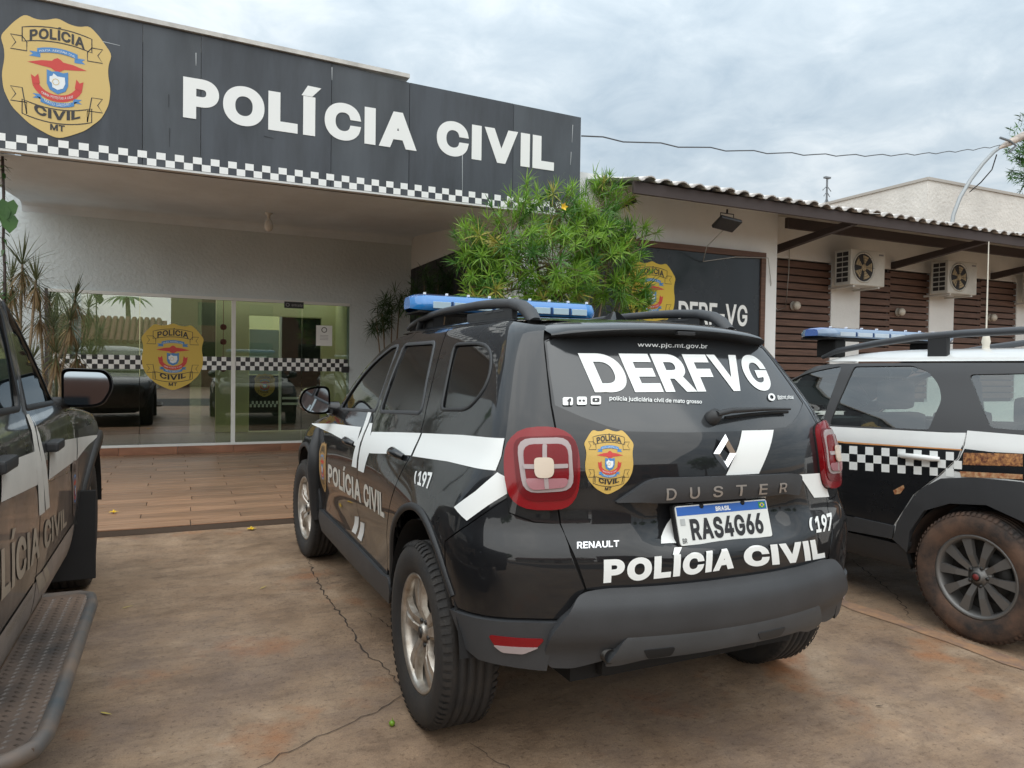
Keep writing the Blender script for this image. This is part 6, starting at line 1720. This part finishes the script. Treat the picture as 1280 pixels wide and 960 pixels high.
# grey plastic: arch flare, door moulding, sill
arco = qyz([(1118,673.5),(1124,652),(1132,636.8),(1152.6,611),(1178,598),(1217,596.5),(1279,602.5)])
arci = qyz([(1136,690),(1139,664),(1157,638),(1189,629),(1235,631),(1279,651)])
far_ = q2([(-.66,.60),(-.70,.42),(-.72,.36),(-.84,.40),(-.80,.62),(-.68,.78)])
QB.panel('arch_flare', arco + far_[::-1] + arci[::-1], PH, PLAST, wag, off=.014, thick=.03, mirror=QX, res=.04)
QB.panel('door_moulding', qyz([(1058,644),(1119,657),(1117,673),(1060,664)])[1:3]+q2([(.69,.40),(.69,.50)]), PH, PLAST, wag, off=.014, thick=.02, mirror=QX)
QB.panel('door_moulding', q2([(.716,.40),(1.70,.39),(1.70,.50),(.716,.50)]), PH, PLAST, wag, off=.014, thick=.02, mirror=QX)
QB.panel('sill_cladding', q2([(.10,.40),(1.74,.39),(1.74,.27),(.08,.27)]), PH, PLASTD, wag, off=.006, thick=.03, mirror=QX)
QB.panel('front_mask', round_poly([(-QX-.70,.88),(-QX+.70,.88),(-QX+.70,.32),(-QX-.70,.32)], .05), R(180), PLAST, wag, off=.006, thick=.02, res=.08)
QB.panel('windscreen', round_poly([(-QX-.60,1.06),(-QX+.60,1.06),(-QX+.52,1.43),(-QX-.52,1.43)], .05), R(180), QGL, wag, off=-.004, thick=0, res=.08)
gt = round_poly([(QX-.64,1.07),(QX+.64,1.07),(QX+.54,1.42),(QX-.54,1.42)], .05)
QB.panel('tailgate', [(QX-.72,.40),(QX+.72,.40),(QX+.70,1.05),(QX+.58,1.45),(QX-.58,1.45),(QX-.70,1.05)], 0.0, WPAINT, wag, holes=[gt], res=.07)
QB.panel('tailgate_window', gt, 0.0, QGL, wag, off=-.004, thick=0, res=.08)
# handle
h0, h1 = QB.px(1126,569), QB.px(1175,574); nn = QB.near(h0)[1]
MB().tube([h0+nn*.004, h0.lerp(h1,.12)+nn*.026, h0.lerp(h1,.5)+nn*.032, h0.lerp(h1,.88)+nn*.026, h1+nn*.004], [.012,.016,.017,.016,.012], 10).build('door_handle', WPAINT, wag)
# roof rails
for sx in (-1,1):
    pts = [(.92,1.470),(.80,1.512),(.52,1.552),(.25,1.582),(-.05,1.594),(-.45,1.598),(-.72,1.575),(-.84,1.50)]
    rl = MB().tube([(QX+sx*.545,y,z) for y,z in pts], [.014,.020,.023,.024,.024,.024,.022,.016], 10, flat=.9).build('roof_rail', mat('rail_dark', (.055,.060,.068), .45), wag)
    for yy in (-.62,.10): MB().box((QX+sx*.545-.014,yy-.06,1.44),(QX+sx*.545+.014,yy+.06,1.585),0,.006).build('rail_foot', PLASTD, rl)
# seats inside
SEAT = mat('seat_fabric', (.035,.036,.04), .9)
def seat(x, y, w_, name='seat'):
    s_ = MB().box((x-w_/2,y-.05,.52),(x+w_/2,y+.45,.66),0,.03)
    s_.box((x-w_/2,y-.16,.60),(x+w_/2,y-.02,1.12),0,.04); s_.build(name, SEAT, wag)
for x in (QX-.34,QX+.34):
    seat(x, .62, .46, 'front_seat'); MB().box((x-.13,.47,1.14),(x+.13,.57,1.33),0,.04).build('headrest', SEAT, wag)
seat(QX, -.22, 1.2, 'rear_seat')
for x in (QX-.36,QX+.36): MB().box((x-.12,-.36,1.10),(x+.12,-.27,1.25),0,.03).build('headrest', SEAT, wag)
MB().box((QX-.70,1.45,.80),(QX+.70,1.62,1.02),0,.04).build('dashboard', PLASTD, wag)
# whip antenna and light bar
q = on_y(1233,412,-.45)
an = thing('roof_whip_antenna', 'pale whip antenna standing on the wagon roof', 'antenna', (QX-.12,-.10,1.515))
aq_ = Vector((QX-.35,0,0)); d_ = ray(1233,412); t_ = (1.525-CAM.z)/d_.z
ap_ = on_x(1233,412,QX-.30); at_ = on_x(1236,302,QX-.30)
an.location = (ap_.x,ap_.y,1.51)
MB().lathe([(.022,0),(.018,.03),(.024,.05),(.014,.10),(.006,.11)], (ap_.x,ap_.y,1.505), (0,0,1), 12).build('antenna_base', mat('antenna_cream', (.62,.58,.5), .5), an)
MB().tube([(ap_.x,ap_.y,1.60),(at_.x,at_.y,at_.z)], [.005,.003], 6).build('whip', mat('antenna_cream'), an)
LB2 = thing('light_bar', 'blue and clear emergency light bar on the white wagon roof', 'light bar', (QX,.92,1.52))
lightbar(LB2, QX+.0, .92, 1.602, .655, mat('blue_top_lens', (.02,.085,.33), .10, coat=1.0), mat('led_clear', (.42,.48,.54), .12, coat=1.0), 7, mat('clear_side_lens', (.16,.24,.36), .08, coat=1.0))
for x_ in (QX-.47,QX+.47):
    MB().box((x_-.05,.84,1.47),(x_+.05,1.0,1.592),0,.015).build('foot', BLACK, LB2)
# ================================================================== PLANTS AND SMALL THINGS
def leaf_mat(name, c1, c2, rough=.45, trans=.25):
    ma = bpy.data.materials.new(name); ma.use_nodes = True; t = ma.node_tree; b = t.nodes['Principled BSDF']
    nz = t.nodes.new('ShaderNodeTexNoise'); nz.inputs['Scale'].default_value = 7; nz.inputs['Detail'].default_value = 3
    t.links.new(t.nodes.new('ShaderNodeNewGeometry').outputs['Position'], nz.inputs['Vector'])
    r_ = t.nodes.new('ShaderNodeValToRGB'); t.links.new(nz.outputs[0], r_.inputs[0])
    r_.color_ramp.elements[0].position = .35; r_.color_ramp.elements[0].color = (*c1,1)
    r_.color_ramp.elements[1].position = .65; r_.color_ramp.elements[1].color = (*c2,1)
    t.links.new(r_.outputs[0], b.inputs['Base Color']); b.inputs['Roughness'].default_value = rough
    tl = t.nodes.new('ShaderNodeBsdfTranslucent'); t.links.new(r_.outputs[0], tl.inputs[0])
    mx_ = t.nodes.new('ShaderNodeMixShader'); mx_.inputs[0].default_value = trans
    t.links.new(b.outputs[0], mx_.inputs[1]); t.links.new(tl.outputs[0], mx_.inputs[2])
    t.links.new(mx_.outputs[0], t.nodes['Material Output'].inputs[0]); return ma
def blade(mb, p, d, up, L, w_, droop, mi=0, seg=3):
    """narrow leaf from p along d, bending down"""
    d = d.normalized(); s_ = d.cross(up)
    if s_.length < 1e-3: s_ = d.cross(Vector((1,0,0)))
    s_.normalize(); vs = []; pos = Vector(p); dd = d.copy()
    for i in range(seg+1):
        t = i/seg; ww = w_*(.35+1.3*t if t < .4 else (1-t)*1.42+.02)/2
        vs += [pos - s_*ww, pos + s_*ww]
        dd = (dd + Vector((0,0,-droop/seg))).normalized(); pos = pos + dd*(L/seg)
    mb.add(vs, [(2*i,2*i+1,2*i+3,2*i+2) for i in range(seg)], mi, False)
def rosette(mb, rn, p, ax, nl, L, w_, spread=(20,100), droop=.5, mi=0, seg=3):
    ax = ax.normalized(); a = ax.orthogonal().normalized(); b = ax.cross(a)
    for k in range(nl):
        th = 2.4*k + rn.uniform(-.3,.3); el = R(lerp(spread[0],spread[1],k/max(1,nl-1)) + rn.uniform(-8,8))
        d = ax*math.cos(el) + (a*math.cos(th)+b*math.sin(th))*math.sin(el)
        blade(mb, p - ax*(.04*k/nl), d, ax, L*rn.uniform(.75,1.1), w_*rn.uniform(.8,1.2), droop*rn.uniform(.5,1.4), mi, seg)
# --- narrow-leaved shrub behind the SUV
rn = random.Random(21)
SH = thing('oleander_shrub', 'bright green narrow-leaved shrub growing behind the black SUV', 'shrub', (2.12,4.15,0))
tips = []
trunk = MB()
base = Vector((2.12,4.15,0))
lobes = [((640,300),3.95,.48),((700,265),4.1,.34),((745,265),4.25,.40),((690,330),3.9,.50),((760,330),4.1,.46),((610,330),4.0,.36),((620,365),3.95,.36),((700,370),3.9,.40),((780,360),4.1,.36),((795,300),4.25,.28),((660,245),4.1,.20),((765,238),4.3,.24),((590,300),4.1,.22),((800,380),4.2,.22),((735,300),4.1,.4)]
for (uv,y,r_) in lobes:
    c = on_y(uv[0],uv[1],y)
    k = int(42*(r_/.35)**2)
    for i in range(k):
        v = Vector((rn.gauss(0,1),rn.gauss(0,1),rn.gauss(0,1))).normalized()*r_*rn.uniform(.45,1.0)
        v.y *= .75
        p = c + v
        if p.y > 4.62 and p.z > 3.0: p.y = 4.6
        tips.append((p, c))
for uv,y,r_ in lobes:
    c = on_y(uv[0],uv[1],y)
    m1 = base.lerp(c,.45) + Vector((rn.uniform(-.08,.08),rn.uniform(-.08,.08),.12))
    trunk.tube([base+Vector((rn.uniform(-.05,.05),rn.uniform(-.05,.05),0)), m1, c], [.030,.017,.008], 6)
for p, c in tips[::2]:
    trunk.tube([c + (p-c)*.1, p], [.006,.003], 4, cap=False)
trunk.build('stem', mat('bark_grey', (.20,.15,.10), .85), SH)
LG1 = leaf_mat('leaf_bright', (.12,.28,.024), (.29,.47,.060), trans=.4); LG2 = leaf_mat('leaf_mid', (.04,.14,.02), (.11,.25,.04))
fo = MB()
for p, c in tips:
    ax = (p-c)*.8 + Vector((0,-.08,.22)) + Vector((rn.uniform(-.12,.12),rn.uniform(-.12,.12),0))
    outer = (p-c).length
    q_ = rn.random()
    rosette(fo, rn, p, ax, rn.randint(14,28), rn.uniform(.11,.20), .0150, (10,115), .55, (0 if q_ < .66 else 1 if q_ < .94 else 2))
fo.build('foliage', [LG1,LG2,leaf_mat('leaf_yellowing', (.30,.30,.05), (.42,.36,.08))], SH)
for (u,v,y) in ((704,259,3.75),):
    q = on_y(u,v,y); mb = MB()
    for k in range(5): blade(mb, q, Vector((math.cos(k*1.256),-.6,math.sin(k*1.256)+.4)), Vector((0,1,0)), .05, .04, .3, 0)
    mb.build('yellow_flower', mat('petal_yellow', (.75,.50,.03), .5), SH)
# --- spiky dracaenas at the left
LD1 = leaf_mat('dracaena_leaf', (.06,.085,.035), (.15,.16,.075)); LD2 = leaf_mat('dracaena_dry', (.22,.15,.07), (.38,.28,.15), .7)
CANE = mat('cane_pale', (.34,.27,.18), .85, vary=(20,.4,None))
def dracaena(heads, basep, label, seed):
    rn = random.Random(seed); d_ = thing('dracaena_plant', label, 'plant', basep, 'spiky plants by the glass')
    st = MB(); fo = MB()
    for h, L in heads:
        b0 = Vector(basep)+Vector((rn.uniform(-.08,.08),rn.uniform(-.08,.08),0)); mid = b0.lerp(h,.5)+Vector((rn.uniform(-.1,.1),0,.08))
        st.tube([b0, mid, h.lerp(mid,.2)+Vector((0,0,-.04)), h], [.022,.018,.014,.012], 6)
        rosette(fo, rn, h, Vector((rn.uniform(-.2,.2),rn.uniform(-.3,.1),1)), 44, L, .020, (5,125), .45, 0)
        rosette(fo, rn, h-Vector((0,0,.08)), Vector((0,0,1)), 40, L*.9, .018, (110,168), .6, 1)
    st.build('cane', CANE, d_); fo.build('foliage', [LD1,LD2], d_)
def H(l, y): return [(on_y(u,v,y), L) for u,v,L in l]
dracaena(H([(28,330,.50),(14,352,.42),(50,390,.40),(20,430,.35)], 7.6), (-3.30,7.6,FLZ), 'tall spiky dracaena clump at the far left edge by the wall', 31)
dracaena(H([(94,372,.36),(66,408,.36),(96,440,.30)], 8.2), (-3.05,8.2,FLZ), 'spiky dracaena with pale canes in front of the glass', 32)
dracaena(H([(8,380,.40),(45,350,.36),(70,440,.34),(40,450,.34),(88,400,.30)], 7.2), (-3.22,7.25,FLZ), 'shorter spiky dracaena with dry brown leaves beside the pickup', 33)
# --- dark pot plants in the recess corner
def bush(heads, basep, label, seed, ma, L=.22, nl=24):
    rn = random.Random(seed); d_ = thing('corner_palm', label, 'plant', basep, 'dark plants in the recess')
    st = MB(); fo = MB()
    for h in heads:
        st.tube([basep, Vector(basep).lerp(h,.5)+Vector((0,0,.1)), h], [.02,.014,.008], 6)
        for k in range(7):
            p = h + Vector((rn.uniform(-.16,.16),rn.uniform(-.16,.16),rn.uniform(-.18,.14)))
            rosette(fo, rn, p, Vector((rn.uniform(-.5,.5),rn.uniform(-.8,.2),.7)), nl, L, .016, (15,120), .9, 0)
    st.build('stem', mat('bark_grey'), d_); fo.build('foliage', [ma], d_)
LDK = leaf_mat('leaf_dark', (.018,.055,.014), (.05,.11,.03))
bush([on_y(u,v,8.3) for u,v in ((478,392),(490,384),(500,372),(470,398))], (1.30,8.35,FLZ), 'dark fan-leaved plant in the corner beside the glass', 41, LDK)
bush([on_y(u,v,7.0) for u,v in ((530,352),(548,350),(522,372),(560,360))], (1.52,7.0,FLZ), 'dark fine-leaved plant against the black tiled wall', 42, LDK)
# --- hanging chain with a climbing plant at the left edge
ch = thing('hanging_vine', 'dark chain with large heart-shaped leaves hanging at the left edge', 'plant', (-3.08,4.9,1.2))
q = [on_y(u,v,4.95) for u,v in ((3,192),(4,225),(5,265),(4,300),(6,335),(5,380),(4,430))]
MB().tube(q, .012, 6).build('chain', mat('chain_rust', (.05,.035,.03), .7), ch)
rn = random.Random(6); mb = MB()
for i in range(60):
    t = rn.random()*(len(q)-1); k = int(t); p = q[k].lerp(q[k+1], t-k)
    blade(mb, p, Vector((rn.uniform(-1,1),rn.uniform(-1,.3),rn.uniform(-.6,.2))), Vector((0,0,1)), .09, .035, .6, 0)
mb.build('small_leaves', LDK, ch)
mb = MB()
for (u,v,s_) in ((10,262,.17),(12,280,.15),(3,268,.14)):
    c = on_y(u,v,4.9); hs = [(0,-.5),(.35,-.15),(.45,.2),(.25,.48),(0,.35),(-.25,.48),(-.45,.2),(-.35,-.15)]
    mb.add([c]+[c+Vector((x*s_,-.03*abs(x),z*s_*1.1)) for x,z in hs], [(0,i+1,(i+1)%8+1) for i in range(8)], 0, True)
mb.build('heart_leaf', leaf_mat('leaf_heart', (.03,.10,.02), (.06,.16,.03)), ch)
# --- right background tree
TRE = thing('background_tree', 'leafy dark green tree cut off at the upper right edge', 'tree', (0,0,0))
c = on_y(1308,190,14.0); TRE.location = (c.x,14,0)
rn = random.Random(8); fo = MB()
MB().tube([(c.x,14,0),(c.x+.1,14,c.z*.5),(c.x,14,c.z)], [.28,.2,.08], 8).build('trunk', mat('bark_grey'), TRE)
for i in range(520):
    v = Vector((rn.gauss(0,1),rn.gauss(0,1),rn.gauss(0,1))).normalized()*rn.uniform(.4,1.0)
    p = c + Vector((v.x*1.35,v.y*1.3,v.z*2.1)) + Vector((rn.uniform(-.15,.15),0,rn.uniform(-.2,.2)))
    rosette(fo, rn, p, Vector((v.x,v.y,v.z+.4)), 9, .26, .05, (20,120), .5, 0 if rn.random()<.5 else 1)
fo.build('crown', [leaf_mat('leaf_bg', (.018,.055,.014), (.05,.11,.025)), LG2], TRE)
# --- fallen flowers, fruit and leaf bits
YF2 = mat('petal_yellow')
def flower(u, v, z, label, s_=.045):
    p = on_z(u,v,z+.01); mb = MB(); rn = random.Random(int(u))
    for k in range(5): blade(mb, p, Vector((math.cos(k*1.256+u),math.sin(k*1.256+u),.5)), Vector((0,0,1)), s_, s_*.8, .6, 0)
    mb.lathe([(.004,-.008),(.008,0),(.006,.02),(.0,.022)], p, (0,0,1), 8)
    tag(mb.build('fallen_flower', YF2), label, 'flower', 'yellow flowers on the ground')
flower(142,640,FLZ,'yellow fallen flower on the wood-look tiles, near the pickup'); flower(314,661,0,'yellow fallen flower at the tile edge, near the SUV front wheel')
def bit(u, v, L, a, label, ma):
    p = on_z(u,v,.006); mb = MB()
    blade(mb, p, Vector((math.cos(a),math.sin(a),.05)), Vector((0,0,1)), L, .012, .02, 0)
    tag(mb.build('fallen_leaf', ma), label, 'leaf', 'fallen leaves on the concrete')
LY = mat('leaf_yellow', (.50,.40,.08), .6)
bit(325,736,.07,.8,'thin yellow leaf on the concrete, farthest from the camera',LY); bit(153,760,.06,.4,'thin yellow leaf on the concrete, closest to the pickup step',LY); bit(126,890,.06,-.8,'thin yellow leaf on the concrete, closest to the camera',LY); bit(1095,882,.03,-.6,'tiny brown leaf on the concrete behind the right bumper',mat('leaf_brown',(.06,.04,.03),.8))
p = on_z(490,904,.012); mb = MB()
mb.lathe([(0,-.012),(.008,-.009),(.0125,0),(.009,.008),(0,.011)], p, (0,0,1), 12); mb.tube([p+Vector((0,0,.01)),p+Vector((.004,.002,.018))], .0015, 5)
tag(mb.build('green_fruit', mat('fruit_green', (.16,.30,.02), .35)), 'small round green fruit on the concrete beside the rear tyre', 'fruit')
# water-stained patch by the tile edge
# ================================================================== ACROSS THE STREET (seen in reflections)
TERR = mat('terracotta', (.30,.13,.08), .85, vary=(5,.4,None))
ho = thing('house_across_street', 'low cream house with a terracotta tile roof, mirrored in the glass', 'house', (-9,-27,0))
bx('house_wall', (-24,-30,0),(-2.6,-24.6,2.6), mat('house_cream', (.55,.50,.42), .9), ho)
mb = MB()
for i in range(68):
    x0 = -24.4+i*.325
    mb.tube([(x0,-24,2.55),(x0,-27.3,4.0)], .15, 6)
mb.add([(-24.5,-24,2.5),(-2.2,-24,2.5),(-2.2,-27.3,3.95),(-24.5,-27.3,3.95),(-2.2,-30.6,2.5),(-24.5,-30.6,2.5)], [(0,1,2,3),(3,2,4,5)])
mb.build('tile_roof', TERR, ho)
bx('house_door', (-7,-24.62,0),(-6,-24.58,2.1), mat('door_brown',(.12,.07,.04),.6), ho); bx('house_window', (-11,-24.62,.9),(-9.4,-24.58,2.0), TINT, ho)
ta = thing('tall_brick_building', 'taller brown brick building beyond the street, mirrored in the glass', 'building', (4,-32,0))
bx('brick_wall', (-2.0,-36,0),(12,-28,6.0), mat('brown_brick', (.20,.10,.07), .9), ta)
for i in range(4):
    for j in range(2): bx('window', (-.5+i*3,-28.02,1.4+j*2.4),(.9+i*3,-27.98,2.8+j*2.4), TINT, ta)
rd = struct(MB().add([(-60,-11,.004),(60,-11,.004),(60,-5.5,.004),(-60,-5.5,.004)], [(0,1,2,3)]).build('road', mat('asphalt', (.06,.058,.056), .9, vary=(6,.3,None))))
pl_ = thing('palm_tree', 'palm tree behind the terracotta roof, mirrored in the glass', 'tree', (-4.6,-33,0))
MB().tube([(-4.6,-33,0),(-4.5,-33,3.5),(-4.6,-33,5.6)], [.2,.16,.13], 8).build('trunk', mat('bark_grey'), pl_)
rn = random.Random(3); mb = MB()
for k in range(14): 
    a = k*2*PI/14; blade(mb, Vector((-4.6,-33,5.6)), Vector((math.cos(a),math.sin(a),.6)), Vector((0,0,1)), 1.9, .4, 1.5, 0, 6)
mb.build('fronds', LG2, pl_)
for i,(x,y,r_,h) in enumerate(((-28,-22,3,4.5),(16,-25,3,5.5),(24,-22,3.5,6),(-36,-24,3.5,6))):
    t_ = thing('street_tree', ['rounded green tree left of the house across the street','rounded green tree right of the brick building','large green tree farthest right across the street','large green tree farthest left across the street'][i], 'tree', (x,y,0), 'trees across the street')
    MB().tube([(x,y,0),(x+.1,y,h*.5),(x,y,h)], [.25,.2,.1], 7).build('trunk', mat('bark_grey'), t_)
    fo = MB()
    for k in range(260):
        v = Vector((rn.gauss(0,1),rn.gauss(0,1),rn.gauss(0,1))).normalized()*rn.uniform(.5,1)*r_
        p = Vector((x,y,h))+Vector((v.x,v.y,v.z*.75)); rosette(fo, rn, p, v, 6, .7, .25, (30,110), .4, 0, 2)
    fo.build('crown', [LG2], t_)
